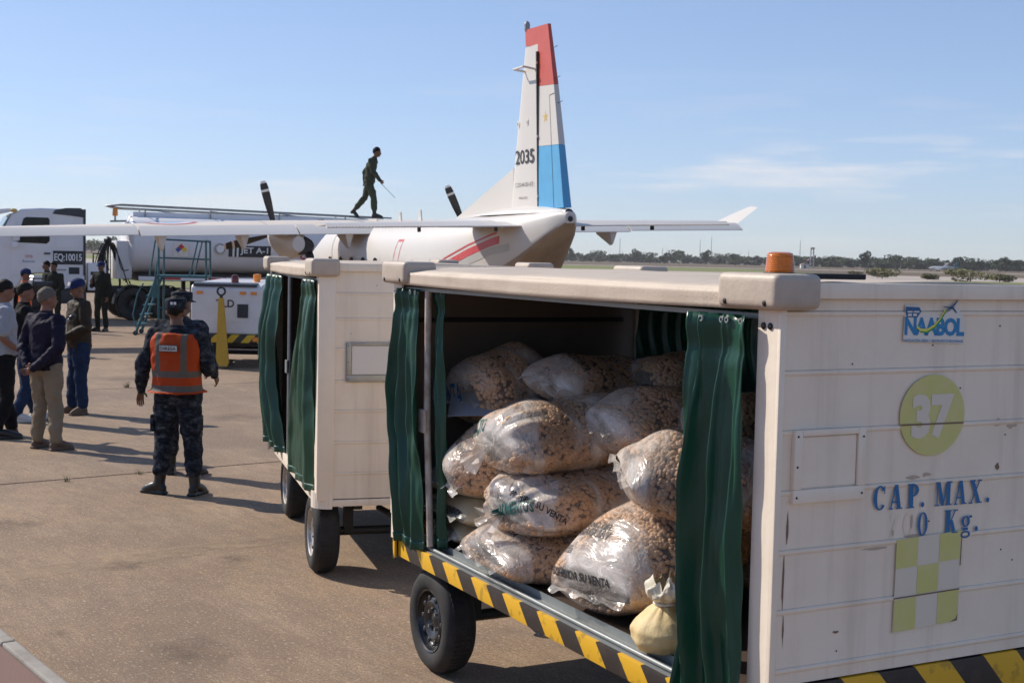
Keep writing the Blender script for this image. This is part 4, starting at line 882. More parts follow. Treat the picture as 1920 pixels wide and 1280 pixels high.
flat('tab_hinge_line', [[(-.47, 5.1), (-.485, 5.1), (-.7, 3.06), (-.68, 3.06)], [(-.47, 5.1), (-.7, 5.12), (-.7, 5.135), (-.47, 5.115)]], 'soot', rud, fp(.002))
star = [(-.31 + (.115 if k % 2 == 0 else .046) * math.sin(math.pi * k / 5), 4.73 + (.115 if k % 2 == 0 else .046) * math.cos(math.pi * k / 5)) for k in range(10)]
flat('star', [[star[i], star[(i + 1) % 10], (-.31, 4.73)] for i in range(10)], 'gold', rud, fp(.0022))
MB().bx(.0, .04, -.02, .082, 3.02, 5.96).build('hinge_gap', 'soot', fino)
for z in (3.3, 4.4, 5.75): MB().box((.02, .085, z), (.05, .03, .05)).build('rudder_hinge', 'plane_white', fino)
FT = lambda off: (lambda x0, x1, z0, z1: (lambda x, y: (x0 + (x1 - x0) * x, .102 - .055 * (z0 + (z1 - z0) * y - 2.9) / 3.3 + off, z0 + (z1 - z0) * y)))
text('serial_number', '2035', FT(.003)(1.02, .17, 3.93, 4.2), 'sign_black', fino, .015)
text('type_lettering', 'C-212-4A S01-473', FT(.003)(1.02, .2, 3.5, 3.58), 'ink_soft', fino, .0)
text('small_lettering', 'PARAGUAY', FT(.003)(.85, .45, 3.27, 3.31), 'ink_soft', fino, .0)
for x in (.92, .48): flat('unit_emblem', [disc(x, 4.7, .05, .07, 14)], 'sticker_white', fino, lambda a, b: (a, .074, b)); flat('unit_emblem', [disc(x, 4.7, .028, .04, 12)], 'plane_grey', fino, lambda a, b: (a, .0755, b))
MB().tube([(.62, .04, 5.66), (.66, .26, 5.7), (.2, .26, 5.7)], .022, 8).build('vane_antenna', 'plane_white', fino, 60); MB().tube([(.2, .26, 5.7), (.16, .04, 5.66)], .022, 8).build('vane_antenna', 'plane_white', fino, 60)
bt = MB().lathe([(.05, 0), (.06, .05), (.05, .07), (.06, .1), (.045, .16), (.001, .19)], 14, 'Z', (.6, 0, 6.42)).build('tail_beacon', 'plane_grey', fino, 50)
for z in (5.95, 5.4, 4.95): MB().tube([(-.52 - (5.95 - z) * .2, 0, z), (-.72 - (5.95 - z) * .2, 0, z + .02)], .006, 6).build('static_wick', 'soot', rud)
# stabilisers with hinged elevators
for s in (1, -1):
    MB().rings([foil(1.35, 1.85, s * .25, 2.78, .12), foil(1.1, 1.35, s * 2.2, 2.79, .1), foil(.75, .95, s * 4.1, 2.8, .08)]).build('stabiliser', 'plane_white', AC, 45)
    MB().rings([[(.42 + a, y, 2.79 + h), (.42 + a, y, 2.74), (-.02 + e, y, 2.735), (-.02 + e, y, 2.755)] for y, a, h, e in ((s * .45, .04, .05, -.1), (s * 2.2, -.2, .045, 0), (s * 4.12, -.28, .03, .06))]).build('elevator', 'plane_white', AC, 30)
    b = MB()
    for k in range(60):
        y = s * (.5 + k * .06); b.box((-.03 + .02 * k / 60, y, 2.757), (.05, .02, .014))
    stuff(b.build('edge_teeth', 'plane_white', AC))
    for y in (.9, 2.4): MB().box((.1, s * y, 2.7), (.1, .04, .09), .01).build('elevator_hinge', 'soot', AC)
MB().ell((-1.2, 0, 2.86), (.05, .05, .05)).build('tail_light', 'soot', AC, 60)
# landing gear
for s in (1, -1):
    g = link('main_gear', None, AC, (8.2, s * 1.55, .0)); MB().lathe([(.2, -.1), (.36, -.12), (.4, -.06), (.4, .06), (.36, .12), (.2, .1)], 24, 'Y', (0, 0, .4)).build('tyre', 'rubber', g, 40); MB().lathe([(.2, -.1), (.08, -.05), (.001, -.05)], 20, 'Y', (0, 0, .4)).build('hub', 'grey_metal', g); MB().lathe([(.2, .1), (.08, .05), (.001, .05)], 20, 'Y', (0, 0, .4)).build('hub', 'grey_metal', g)
    MB().rings([[(8.2 + x, s * y + .2 * math.cos(t), 1.0 + h * math.sin(t)) for t in [2 * math.pi * k / 16 for k in range(16)]] for x, y, h in ((-1.6, 1.1, .1), (-.8, 1.3, .35), (.6, 1.3, .4), (1.4, 1.1, .1))]).build('gear_sponson', 'plane_white', AC, 50)
    MB().tube([(8.2, s * 1.2, .9), (8.2, s * 1.5, .42)], .06, 10).build('gear_strut', 'grey_metal', AC)
g = link('nose_gear', None, AC, (13.3, 0, 0)); MB().lathe([(.15, -.1), (.27, -.1), (.3, -.05), (.3, .05), (.27, .1), (.15, .1)], 24, 'Y', (0, 0, .3)).build('tyre', 'rubber', g, 40); MB().tube([(0, 0, .7), (0, 0, .3)], .06, 10).build('strut', 'grey_metal', g); MB().bx(-.05, .05, -.13, .13, .28, .34).build('axle', 'grey_metal', g)

# ---------------------------------------------------------------- fuel truck, trailer, ladder, power unit
# truck frame: x runs back from the cab front along the near side, y away from the camera, z up
TL = (-14.85, 38.51, 0); TR = R(25)
def road_wheel(par, x, y, r=.5, wd=.28, out=-1):
    o = link('wheel', None, par, (x, y, r)); MB().lathe([(r * .55, 0), (r * .7, -.02 * -out), (r * .93, 0), (r, .05 * -out), (r, (wd - .05) * -out), (r * .93, wd * -out), (r * .55, wd * -out)], 32).build('tyre', 'rubber', o, 40)
    MB().lathe([(r * .56, .0), (r * .5, .05 * -out), (r * .3, .1 * -out), (r * .25, .03 * -out), (r * .12, .02 * -out), (.001, .02 * -out)], 24).build('rim', 'dark_steel', o, 40); return o
tk = thing('truck_tractor', 'white tractor cab with EQ:10015 sign, behind the left wing', 'truck', TL, TR)
cab = MB()
outl = [(-.28, .95), (-.32, 1.55), (-.22, 2.05), (.12, 2.75), (.3, 3.1), (.55, 3.26), (1.1, 3.3), (2.3, 3.3), (2.33, 3.2), (2.33, 1.05), (1.75, 1.05), (1.6, 1.25), (1.3, 1.38), (.9, 1.38), (.6, 1.25), (.45, .95)]
cabo = cab.prism(outl, .0, 2.45, lambda a, b, d: (a, d, b)).build('cab', 'truck_white', tk, 30, mods=(('BEVEL', dict(width=.07, segments=3, limit_method='ANGLE')),))
def cpanel(name, pts, m, par, off=.006, th=.012): return MB().prism(pts, -off - th, -off + .02, lambda a, b, d: (a, d, b)).build(name, m, par, 30)
door = cpanel('door', [(.28, 1.32), (.3, 2.2), (.5, 2.98), (.58, 3.08), (1.38, 3.08), (1.42, 3.0), (1.42, 1.5), (1.2, 1.42), (.9, 1.42), (.6, 1.3)], 'truck_white', cabo, .004, .01)
cpanel('window', [(.42, 2.28), (.62, 2.98), (.7, 3.02), (1.3, 3.02), (1.34, 2.96), (1.34, 2.34), (1.26, 2.26)], 'glass', door, .018, .008)
cpanel('sleeper_recess', [(1.5, 2.15), (2.2, 2.15), (2.2, 2.5), (1.5, 2.5)], 'truck_white', cabo, .003, .01)
MB().bx(1.18, 1.36, -.045, -.015, 1.95, 2.0, .008).build('handle', 'truck_dark', door)
MB().prism([(-.27, 2.05), (.08, 2.75), (.26, 3.06), (.285, 3.05), (.1, 2.72), (-.25, 2.03)], .1, 2.35, lambda a, b, d: (a - .03, d, b)).build('windscreen', 'screen_glass', cabo)
MB().prism([(-.7, 3.12), (-.1, 3.22), (.3, 3.26), (.34, 3.18), (-.1, 3.08), (-.68, 3.04)], .05, 2.4, lambda a, b, d: (a, d, b)).build('sun_visor', 'truck_white', cabo, 30)
MB().ell((.36, .02, 3.2), (.1, .06, .06)).build('marker_lamp', 'gold', cabo, 60)
mr = MB().bx(.32, .5, -.32, -.14, 2.32, 2.78, .05).build('mirror', 'truck_white', cabo, 40); MB().bx(.28, .46, -.3, -.16, 2.12, 2.3, .03).build('wide_mirror', 'truck_white', mr, 40)
MB().prism([(1.42, 3.14), (1.5, 3.26), (1.8, 3.32), (2.2, 3.33), (2.3, 3.28), (2.34, 3.12), (2.34, 3.05), (1.9, 3.1)], -.02, .1, lambda a, b, d: (a, d, b)).build('side_fairing', 'truck_dark', cabo, 30)
MB().bx(2.3, 2.36, -.015, .3, 1.2, 3.3).build('rear_edge', 'truck_dark', cabo)
sg = cpanel('fleet_sign', [(1.44, 1.66), (2.28, 1.66), (2.28, 2.06), (1.44, 2.06)], 'sign_black', cabo, .008, .008)
SD = lambda off: (lambda x0, x1, z0, z1: (lambda x, y: (x0 + (x1 - x0) * x, -off, z0 + (z1 - z0) * y)))
text('sign_lettering', 'EQ:10015', SD(.02)(1.47, 2.25, 1.73, 1.98), 'sign_white', sg, .02, .95)
text('door_lettering', 'YPFB', SD(.018)(.65, .87, 1.83, 1.92), 'stripe_red', door); text('door_lettering', 'Aviación', SD(.018)(.58, .93, 1.7, 1.78), 'sticker_dark', door)
p2_ = cpanel('info_plate', [(1.88, 1.38), (2.18, 1.38), (2.18, 1.58), (1.88, 1.58)], 'sign_black', cabo, .008, .008); MB().bx(1.46, 1.8, -.02, -.005, 1.48, 1.52).build('trim', 'grey_metal', cabo)
cpanel('side_skirt', [(.5, .95), (.62, 1.2), (.9, 1.34), (1.3, 1.34), (2.32, 1.34), (2.32, .95)], 'truck_white', cabo, .01, .02)
ckb = MB().bx(2.42, 2.95, .0, .6, .9, 1.72, .03).build('side_cabinet', 'truck_white', tk, 30); MB().bx(2.5, 2.88, -.008, -.002, 1.36, 1.46).build('plate', 'sign_black', ckb)
MB().tube([(2.6, .2, 1.72), (2.6, .2, 2.0), (2.9, .2, 1.98), (3.05, .2, 1.5)], .025, 8).build('grab_rail', 'hose', tk, 60)
for y in (.35, 2.1): MB().bx(.2, 5.2, y - .06, y + .06, .82, 1.0).build('chassis_rail', 'dark_steel', tk)
for x in (.95, 3.75, 4.75):
    road_wheel(tk, x, .02); road_wheel(tk, x, 2.43, out=1); MB().tube([(x, .2, .5), (x, 2.3, .5)], .07, 8).build('axle', 'dark_steel', tk)
MB().bx(1.55, 2.4, .1, .65, .5, .95, .06).build('fuel_tank', 'truck_dark', tk, 40)
MB().bx(-.36, .35, .02, 2.43, .35, .98, .06).build('bumper', 'truck_white', tk, 40)
for x in (3.75, 4.75): MB().rings([[(x + .58 * math.cos(t), y, .5 + .58 * math.sin(t)) for t in [math.pi * k / 10 for k in range(11)]] for y in (0, .5)], False, False).build('mudguard', 'dark_steel', tk, mods=(('SOLIDIFY', dict(thickness=.02)),))

tl = thing('tank_trailer', 'white jet fuel tank trailer with JET A-1 sign and roof railings', 'fuel tanker', TL, TR)
def tsec(x, k): return [(x, 1.2 + 1.18 * k * math.copysign(abs(math.cos(t)) ** .8, math.cos(t)), 2.3 + .9 * k * math.copysign(abs(math.sin(t)) ** .8, math.sin(t))) for t in [2 * math.pi * q / 40 for q in range(40)]]
tank = MB().rings([tsec(3.62, .5), tsec(3.66, .8), tsec(3.74, .96), tsec(3.8, 1), tsec(8, 1), tsec(12.6, 1), tsec(12.7, .9), tsec(12.75, .5)]).build('tank', 'tank_white', tl, 40)
TB = BVHTree.FromPolygons([v.co.copy() for v in tank.data.vertices], [tuple(p.vertices) for p in tank.data.polygons])
def ontank(x, z, off=.01): return onto(TB, (x, -3, z), (0, 1, 0), off) or (x, .1, z)
def tank_quad(name, poly, m, off):
    b = MB(); b.add([ontank(x, z, off) for x, z in poly], [tuple(range(len(poly)))]); return b.build(name, m, tank)
sg = tank_quad('product_sign', [(6.62, 1.98), (7.95, 1.98), (7.95, 2.33), (6.62, 2.33)], 'sign_black', .03)
text('sign_lettering', 'JET A-1', lambda x, y: Vector(ontank(6.98 + .88 * x, 2.04 + .24 * y, .036)), 'sign_white', sg, .02); tank_quad('sign_bar', [(6.74, 1.98), (6.8, 1.98), (6.8, 2.26), (6.74, 2.26)], 'sign_white', .036); tank_quad('sign_bar', [(6.87, 1.98), (6.93, 1.98), (6.93, 2.26), (6.87, 2.26)], 'sign_white', .036)
gc = ontank(6.35, 2.22, .05); MB().lathe([(.17, .05), (.17, -.02), (.14, -.02), (.13, 0), (.001, 0)], 24, 'Y', gc).build('gauge', 'grey_metal', tank, 40); MB().lathe([(.12, -.012), (.001, -.012)], 20, 'Y', gc).build('gauge_dial', 'sign_white', tank)
pc = tank_quad('placard', [(4.93, 1.96), (5.39, 1.96), (5.39, 2.38), (4.93, 2.38)], 'sticker_white', .03)
for dx, dz, m in ((0, .09, 'red'), (-.09, 0, 'diamond_blue'), (.09, 0, 'diamond_yellow'), (0, -.09, 'sign_white')): tank_quad('placard_diamond', [(5.16 + dx + a, 2.17 + dz + b) for a, b in ((0, .088), (.088, 0), (0, -.088), (-.088, 0))], m, .036)
dm = tank_quad('hazard_diamond', [(9.1 + a, 2.05 + b) for a, b in ((0, .24), (.24, 0), (0, -.24), (-.24, 0))], 'red', .03); tank_quad('hazard_diamond_band', [(8.96, 1.99), (9.24, 1.99), (9.24, 2.09), (8.96, 2.09)], 'sign_white', .036); text('hazard_number', '1863', lambda x, y: Vector(ontank(8.99 + .22 * x, 2.01 + .06 * y, .042)), 'red', dm)
cm = MB().bx(3.85, 12.3, .75, 1.65, 3.12, 3.3, .02).build('roof_coaming', 'truck_white', tl, 30)
for i, (y, z) in enumerate(((.7, 3.46), (.95, 3.36), (1.5, 3.46), (1.75, 3.36))): MB().tube([(3.1, 1.2, 3.46), (3.5, y, z + .04), (12.2, y, z - .1)], .026, 8).build('roof_rail', 'grey_metal', tl, 60)
for x in (4.2, 6.2, 8.4, 10.6):
    for y in (.7, 1.75): MB().tube([(x, y, 3.0), (x, y, 3.4)], .022, 6).build('rail_post', 'grey_metal', tl)
    MB().tube([(x, .7, 3.38), (x + 1.2, 1.7, 3.3)], .02, 6).build('rail_brace', 'grey_metal', tl)
bo = MB().lathe([(.08, 0), (.085, .03), (.075, .2), (.05, .24), (.001, .25)], 16, 'Z', (3.35, 1.0, 3.16)).build('beacon', 'orange_lens', tl, 40); MB().tube([(3.35, 1, 2.98), (3.35, 1, 3.17)], .03, 8).build('beacon_post', 'grey_metal', tl); MB().tube([(3.2, 1, 2.99), (3.9, 1, 3.02)], .03, 8).build('beacon_arm', 'grey_metal', tl)
MB().bx(3.9, 12.6, .2, 2.2, 1.2, 1.42).build('subframe', 'dark_steel', tl)
MB().bx(3.9, 12.5, .02, .06, 1.22, 1.34).build('side_guard', 'tank_white', tl)
for i in range(5): MB().bx(4.6 + i * 1.4, 5.15 + i * 1.4, .008, .018, 1.25, 1.32).build('reflector', 'red', tl)
MB().bx(3.3, 3.75, .35, 2.0, 1.25, 2.4, .03).build('equipment_box', 'tank_white', tl, 30); MB().bx(3.45, 3.9, .05, .5, 2.62, 2.85).build('sight_panel', 'plane_grey', tl)
MB().bx(3.3, 3.62, .15, .42, .62, .95, .02).build('junction_box', 'galv', tl)
for x in (10.2, 11.4):
    road_wheel(tl, x, .02); road_wheel(tl, x, 2.38, out=1); MB().tube([(x, .2, .5), (x, 2.2, .5)], .07, 8).build('axle', 'dark_steel', tl); MB().bx(x - .05, x + .05, .5, 1.9, .5, 1.25).build('axle_mount', 'dark_steel', tl)
for x in (5.6,): 
    for y in (.5, 1.9): MB().bx(x - .06, x + .06, y - .06, y + .06, .0, 1.25).build('landing_leg', 'dark_steel', tl)
rnd = random.Random(4)
for k in range(20):
    x0 = 3.05 + rnd.uniform(-.08, .1); x1 = 2.5 + rnd.uniform(0, 1.25); zb = rnd.uniform(.95, 1.5); y = .3 + rnd.uniform(-.1, .5); zt = 2.35 + rnd.uniform(-.1, .05)
    pts = [(x0 - .02, y, zt), (x0 + (x1 - x0) * .12, y, zt + .06), (x0 + (x1 - x0) * .55, y + .05, (zt + zb) / 2 + .25), (x1, y, zb), (x1 + rnd.uniform(-.25, .3), y + .1, zb + rnd.uniform(-.4, .2))]
    sm = []
    for i in range(len(pts) - 1):
        for q in range(5): t = q / 5; sm.append(tuple(pts[i][j] * (1 - t) + pts[i + 1][j] * t for j in range(3)))
    for _ in range(3): sm = [sm[0]] + [tuple((sm[i - 1][j] + sm[i][j] * 2 + sm[i + 1][j]) / 4 for j in range(3)) for i in range(1, len(sm) - 1)] + [sm[-1]]
    MB().tube(sm, .034 if k < 9 else .016, 7).build('hose', 'hose', tl, 60)
MB().tube([(3.05, .4, 1.3), (3.05, .4, 2.45)], .03, 8).build('hose_mast', 'grey_metal', tl); MB().ell((3.05, .4, 2.4), (.12, .2, .12)).build('hose_saddle', 'hose', tl, 60)

# teal maintenance steps
ld = thing('maintenance_ladder', 'teal steel step ladder with railed platform beside the tanker', 'ladder', (-8.95, 33.3, 0), R(6))
def bar(name, a, b, r, par, m='teal'): return MB().tube([a, b], r, 6).build(name, m, par, 50)
for y in (0, .85):
    bar('stair_rail', (-.5, y, .05), (.02, y, 1.5), .035, ld); bar('post', (.06, y, .02), (.06, y, 2.42), .028, ld); bar('post', (1.25, y, .02), (1.22, y, 2.4), .028, ld)
    bar('brace', (.06, y, 1.95), (1.23, y, 1.93), .02, ld); bar('guard_rail', (-.02, y, 2.42), (1.24, y, 2.38), .024, ld); bar('brace', (1.02, y, 2.38), (.82, y, 1.5), .02, ld); bar('brace', (-.02, y, 2.4), (-.16, y, 1.5), .02, ld); bar('brace', (.1, y, .7), (1.2, y, .7), .02, ld)
    for x in (-.5, 1.25): MB().lathe([(.06, -.02), (.06, .02), (.001, .02)], 14, 'Y', (x, y, .06), True).build('castor', 'rubber', ld)
for x in (.06, 1.23): bar('guard_rail', (x, 0, 2.4), (x, .85, 2.4), .022, ld); bar('brace', (x, 0, .2), (x, .85, .2), .022, ld)
MB().bx(-.02, 1.26, -.03, .88, 1.46, 1.52).build('platform', 'teal', ld)
for k in range(5): z = .28 + k * .24; x = -.5 + .52 * (z / 1.5); MB().bx(x - .1, x + .1, .0, .85, z - .015, z + .015).build('tread', 'teal', ld)
MB().prism([(-.14, .95), (.03, .95), (.03, 1.5), (-.02, 1.5)], -.03, -.01, lambda a, b, d: (a, d, b)).build('side_plate', 'teal', ld); bar('tow_handle', (-.62, .3, .5), (-.5, .3, 1.05), .018, ld); bar('tow_handle', (-.5, .3, 1.05), (-.36, .3, 1.3), .018, ld)
bar('tow_handle', (-.62, .3, .5), (-.5, .3, .06), .018, ld)

# ground power unit
gp = thing('ground_power_unit', 'white ground power unit on wheels with raised yellow tow bar', 'power unit', (-5.28, 24.5, 0), R(-1))
bdo = MB(); bdo.prism([(0, .62), (0, 1.46), (.06, 1.53), (.25, 1.56), (2.3, 1.6), (2.35, 1.55), (2.35, .62)], -.67, .67, lambda a, b, d: (d, a, b))
bo = bdo.build('housing', 'gpu_white', gp, 30, mods=(('BEVEL', dict(width=.05, segments=3, limit_method='ANGLE')),))
MB().prism([(.04, 1.50), (.04, 1.545), (.1, 1.56), (.24, 1.575), (.24, 1.53)], -.62, .55, lambda a, b, d: (d, a - .045, b + .0)).build('lid_edge', 'truck_dark', bo)
for x in (-.5, .3, .5): MB().bx(x - .055, x + .055, -.02, -.002, 1.36, 1.41).build('marker_lamp', 'orange_lens', bo)
text('maker_lettering', 'TLD', lambda x, y: (-.2 + .34 * x, -.006, 1.12 + .14 * y), 'sign_black', bo, .02); text('warning_print', 'GROUND POWER UNIT', lambda x, y: (-.2 + .4 * x, -.006, .82 + .04 * y), 'ghost', bo)
MB().bx(.2, .4, -.016, -.004, .93, 1.18).build('instruction_plate', 'sign_black', bo)
for z in (1.28, .8): MB().bx(.672, .69, .1, .17, z, z + .1).build('door_hinge', 'truck_dark', bo)
for y in (.4, .75): MB().bx(.672, .684, y, y + .02, 1.2, 1.4).build('vent', 'truck_dark', bo)
for x, m, z in ((.06, 'red_lens', 1.58), (.35, 'orange_lens', 1.6)):
    MB().lathe([(.1, 0), (.1, .03), (.07, .04), (.07, .13), (.05, .17), (.001, .18)] if x < .3 else [(.06, 0), (.06, .05), (.075, .06), (.075, .16), (.001, .17)], 16, 'Z', (x, .4 if x < .3 else 1.0, z - .04)).build('warning_beacon', m, bo, 40)
MB().bx(-.67, .67, -.06, .1, .47, .615, .01).build('bumper', 'hazard_gpu', gp); MB().bx(.5, .68, -.072, -.062, .5, .58).build('tail_lamp', 'orange_lens', gp); MB().bx(.6, .72, -.04, .06, .2, .38).build('mud_flap', 'sticker_white', gp)
MB().bx(-.6, .6, .1, 2.3, .4, .6).build('chassis', 'dark_steel', gp)
for y in (.45, 1.85):
    for x, o_ in ((-.72, -1), (.72, 1)):
        wh = link('wheel', None, gp, (x - .0, y, .26)); MB().lathe([(.14, 0), (.24, -.01), (.26, -.05 * o_), (.26, -.15 * o_), (.24, -.18 * o_), (.14, -.18 * o_)], 28, 'X').build('tyre', 'rubber', wh, 40); MB().lathe([(.145, -.02 * o_), (.06, -.06 * o_), (.001, -.06 * o_)], 20, 'X').build('rim', 'grey_metal', wh, 40)
    MB().tube([(-.6, y, .26), (.6, y, .26)], .04, 8).build('axle', 'dark_steel', gp)
tw = MB().prism([(-.045, 1.3), (.045, 1.3), (.15, .12), (.12, .05), (-.06, .05), (-.09, .12)], -.05, .0, lambda a, b, d: (-.03 + a, -.28 + d, b)).build('tow_bar', 'yellow_bar', gp)
MB().lathe([(.085, -.018), (.085, .018), (.055, .018), (.055, -.018), (.085, -.018)], 22, 'Y', (-.03, -.3, 1.42)).build('tow_eye', 'dark_steel', tw, 40); MB().tube([(-.03, -.3, 1.28), (-.03, -.3, 1.36)], .03, 8).build('eye_neck', 'dark_steel', tw); MB().bx(-.06, .1, -.3, .1, .06, .14).build('tow_pivot', 'dark_steel', tw)

# ---------------------------------------------------------------- people
# local frame: facing +y, right hand at +x, feet at z = 0; sizes for a 1.75 m figure
TXW = bpy.data.textures.new('cloth_folds', 'CLOUDS'); TXW.noise_scale = .11; TXW.noise_depth = 2
def fused(mb, name, m, parent, vox=.013, it=4, fold=0.):
    mods = [('REMESH', dict(mode='VOXEL', voxel_size=vox, use_smooth_shade=True)), ('SMOOTH', dict(factor=.5, iterations=it))]
    if fold: mods.append(('DISPLACE', dict(texture=TXW, strength=fold, mid_level=.5)))
    return mb.build(name, m, parent, None, mods=mods)
def lerp3(a, b, t): return tuple(a[i] * (1 - t) + b[i] * t for i in range(3))
def limb(mb, pts, n=12):
    """pts: (xyz, r); a smooth tapering limb with rounded ends"""
    P = []; rr = []
    for i in range(len(pts) - 1):
        for k in range(4):
            t = k / 4; P.append(lerp3(pts[i][0], pts[i + 1][0], t)); s = t * t * (3 - 2 * t); rr.append(pts[i][1] * (1 - s) + pts[i + 1][1] * s)
    P.append(pts[-1][0]); rr.append(pts[-1][1]); mb.tube(P, rr, n)
    mb.ell(pts[0][0], (rr[0],) * 3, 12, 8); mb.ell(pts[-1][0], (rr[-1],) * 3, 12, 8)
def hand(wrist, d, nrm, curl, right):
    """palm, four unequal bent fingers and a thumb; d along the hand, nrm out of the palm"""
    d = Vector(d).normalized(); nrm = Vector(nrm); nrm = (nrm - d * nrm.dot(d)).normalized(); a = d.cross(nrm) * (1 if right else -1)   # a points to the thumb side
    W = Vector(wrist); mb = MB()
    mb.rings([[W + d * x + a * (w_ * math.cos(t)) + nrm * (h * math.sin(t)) for t in [2 * math.pi * k / 10 for k in range(10)]] for x, w_, h in ((-.03, .024, .02), (.0, .027, .019), (.04, .04, .016), (.085, .043, .014), (.098, .036, .01))])
    for k, (off, ln) in enumerate(((.03, .07), (.01, .078), (-.011, .072), (-.031, .056))):
        p = W + d * .085 + a * off; pts = [p - d * .02, p]; ang = 0; q = p
        for sgm in (.45, .32, .23):
            ang += R(curl) * (1 + .1 * k); q = q + (d * math.cos(ang) + nrm * math.sin(ang)) * ln * sgm; pts.append(q)
        mb.tube(pts, [.0095, .0095, .009, .008, .0065], 7)
    t0 = W + d * .025 + a * .03; t1 = t0 + (d * .7 + a * .65 + nrm * .25) * .035; t2 = t1 + (d * .95 + a * .2 + nrm * .35) * .032; mb.tube([W + d * .015 + a * .012, t0, t1, t2], [.012, .012, .0105, .008], 7)
    return mb
def person(label, loc, rz, pose=None, h=1.75, skin='skin', top='navy_cloth', legs='khaki', shoes='boot', hair='hair', cap=None, top_kind='jacket', vest=None, head=(0, 0, 0), boots=False, cat='person', bulk=1., eyes=False, group=None, near=True):
    root = thing('person', label, cat, loc, rz, group); s = h / 1.75; root.scale = (s, s, s)
    J = dict(hipL=(-.09, 0, .92), hipR=(.09, 0, .92), kneL=(-.115, .02, .5), kneR=(.115, .02, .5), ankL=(-.13, -.02, .085), ankR=(.13, -.02, .085), toeL=(-.17, .15, .03), toeR=(.17, .15, .03),
             shL=(-.185, 0, 1.42), shR=(.185, 0, 1.42), elL=(-.25, -.03, 1.14), elR=(.25, -.03, 1.14), wrL=(-.27, .05, .9), wrR=(.27, .05, .9), pel=(0, 0, .95), chest=(0, 0, 1.3), neck=(0, -.005, 1.5), hd=(0, .02, 1.635),
             hdL=None, hdR=None, nL=(1, 0, 0), nR=(-1, 0, 0), curl=18)
    J.update(pose or {}); V3 = Vector; vox = .012 if near else .017
    hx, hy, hz = J['hd']; HM = Matrix.Translation(J['hd']) @ Matrix.Rotation(R(head[2]), 4, 'Z') @ Matrix.Rotation(R(head[0]), 4, 'X')
    def hp(mb, c, r, n=16, m=12): mb.ell(tuple(HM @ V3(c)), r, n, m, HM.to_3x3().to_4x4())
    # body: one continuous skin
    b = MB(); hp(b, (0, -.005, .02), (.073, .092, .1)); hp(b, (0, .03, -.045), (.056, .06, .065)); hp(b, (0, .062, -.075), (.03, .024, .025)); hp(b, (0, .09, -.02), (.016, .026, .024), 10, 8); hp(b, (0, .075, .028), (.055, .022, .014)); hp(b, (0, .082, -.052), (.026, .014, .01))
    for x in (-.076, .076): hp(b, (x * 1.04, -.008, -.012), (.014, .022, .036), 10, 8)
    limb(b, [(tuple(HM @ V3((0, -.01, -.05))), .054), (J['neck'], .06), (lerp3(J['neck'], J['chest'], .4), .06)])
    limb(b, [(lerp3(J['neck'], J['chest'], .6), .075), (J['chest'], .1), (lerp3(J['chest'], J['pel'], .6), .1), (J['pel'], .105)])
    for q in 'LR':
        limb(b, [(J['sh' + q], .055), (J['el' + q], .042), (J['wr' + q], .027)]); limb(b, [(J['hip' + q], .08), (J['kne' + q], .055), (J['ank' + q], .04)]); limb(b, [(J['ank' + q], .04), (lerp3(J['ank' + q], J['toe' + q], .7), .03)])
        limb(b, [(lerp3(J['sh' + q], J['chest'], .5), .055), (J['sh' + q], .05)]); limb(b, [(J['pel'], .1), (J['hip' + q], .08)])
    fused(b, 'body', skin, root, vox, 2)
    for q, rt in (('L', False), ('R', True)):
        d = J['hd' + q] or (V3(J['wr' + q]) - V3(J['el' + q])); hand(J['wr' + q], d, J['n' + q], J['curl'], rt).build('hand', skin, root, 60, mods=(('SUBSURF', dict(levels=1, render_levels=1)),))
    if eyes:
        for x in (-.03, .03): MB().ell(tuple(HM @ V3((x, .083, .008))), (.012, .006, .007), 10, 6).build('eye', 'eye', root, 60)
        MB().ell(tuple(HM @ V3((0, .098, -.053))), (.022, .004, .004), 10, 6).build('mouth', 'plane_belly', root, 60)
    # trousers
    if legs:
        b = MB(); p = J['pel']; hpm = lerp3(J['hipL'], J['hipR'], .5)
        limb(b, [((p[0], p[1], p[2] + .06), .125 * bulk), (hpm, .125 * bulk)])
        for q in 'LR':
            limb(b, [(lerp3(J['hip' + q], p, .3), .1 * bulk), (J['hip' + q], .105 * bulk), (lerp3(J['hip' + q], J['kne' + q], .5), .094 * bulk), (J['kne' + q], .075 * bulk), (lerp3(J['kne' + q], J['ank' + q], .5), .072 * bulk), (lerp3(J['kne' + q], J['ank' + q], .66 if boots else .9), .066 * bulk)])
            if boots: b.ell(lerp3(J['kne' + q], J['ank' + q], .6), (.078, .078, .05), 12, 8)
        fused(b, 'trousers', legs, root, vox, 5, .05 if near else .03)
    for q in 'LR':
        a = V3(J['ank' + q]); t = V3(J['toe' + q]); b = MB(); d = (t - a); d.z = 0; d.normalize(); gz = t.z
        if boots: limb(b, [(lerp3(J['kne' + q], J['ank' + q], .62), .056), (tuple(a), .05)])
        limb(b, [(tuple(a + V3((0, 0, .0))), .046), (tuple(lerp3(a, t, .45)), .048), (tuple(lerp3(a, t, .8)), .043), (tuple(t), .035)])
        b.ell(tuple(a - d * .03 + V3((0, 0, -.03))), (.042, .042, .042), 12, 8)
        b.box(tuple(lerp3(a - d * .04, t, .5)[:2]) + (max(.012, gz - .018),), ((t - a).length + .1, .085, .024), .01, math.atan2(d.y, d.x))
        fused(b, 'boot' if boots else 'shoe', shoes, root, .01, 2)
    # jacket or shirt
    b = MB(); c = J['chest']; p = J['pel']; nk = J['neck']; k = bulk
    low = .87 if top_kind == 'jacket' else .93
    def at(f): return lerp3(p, c, f)
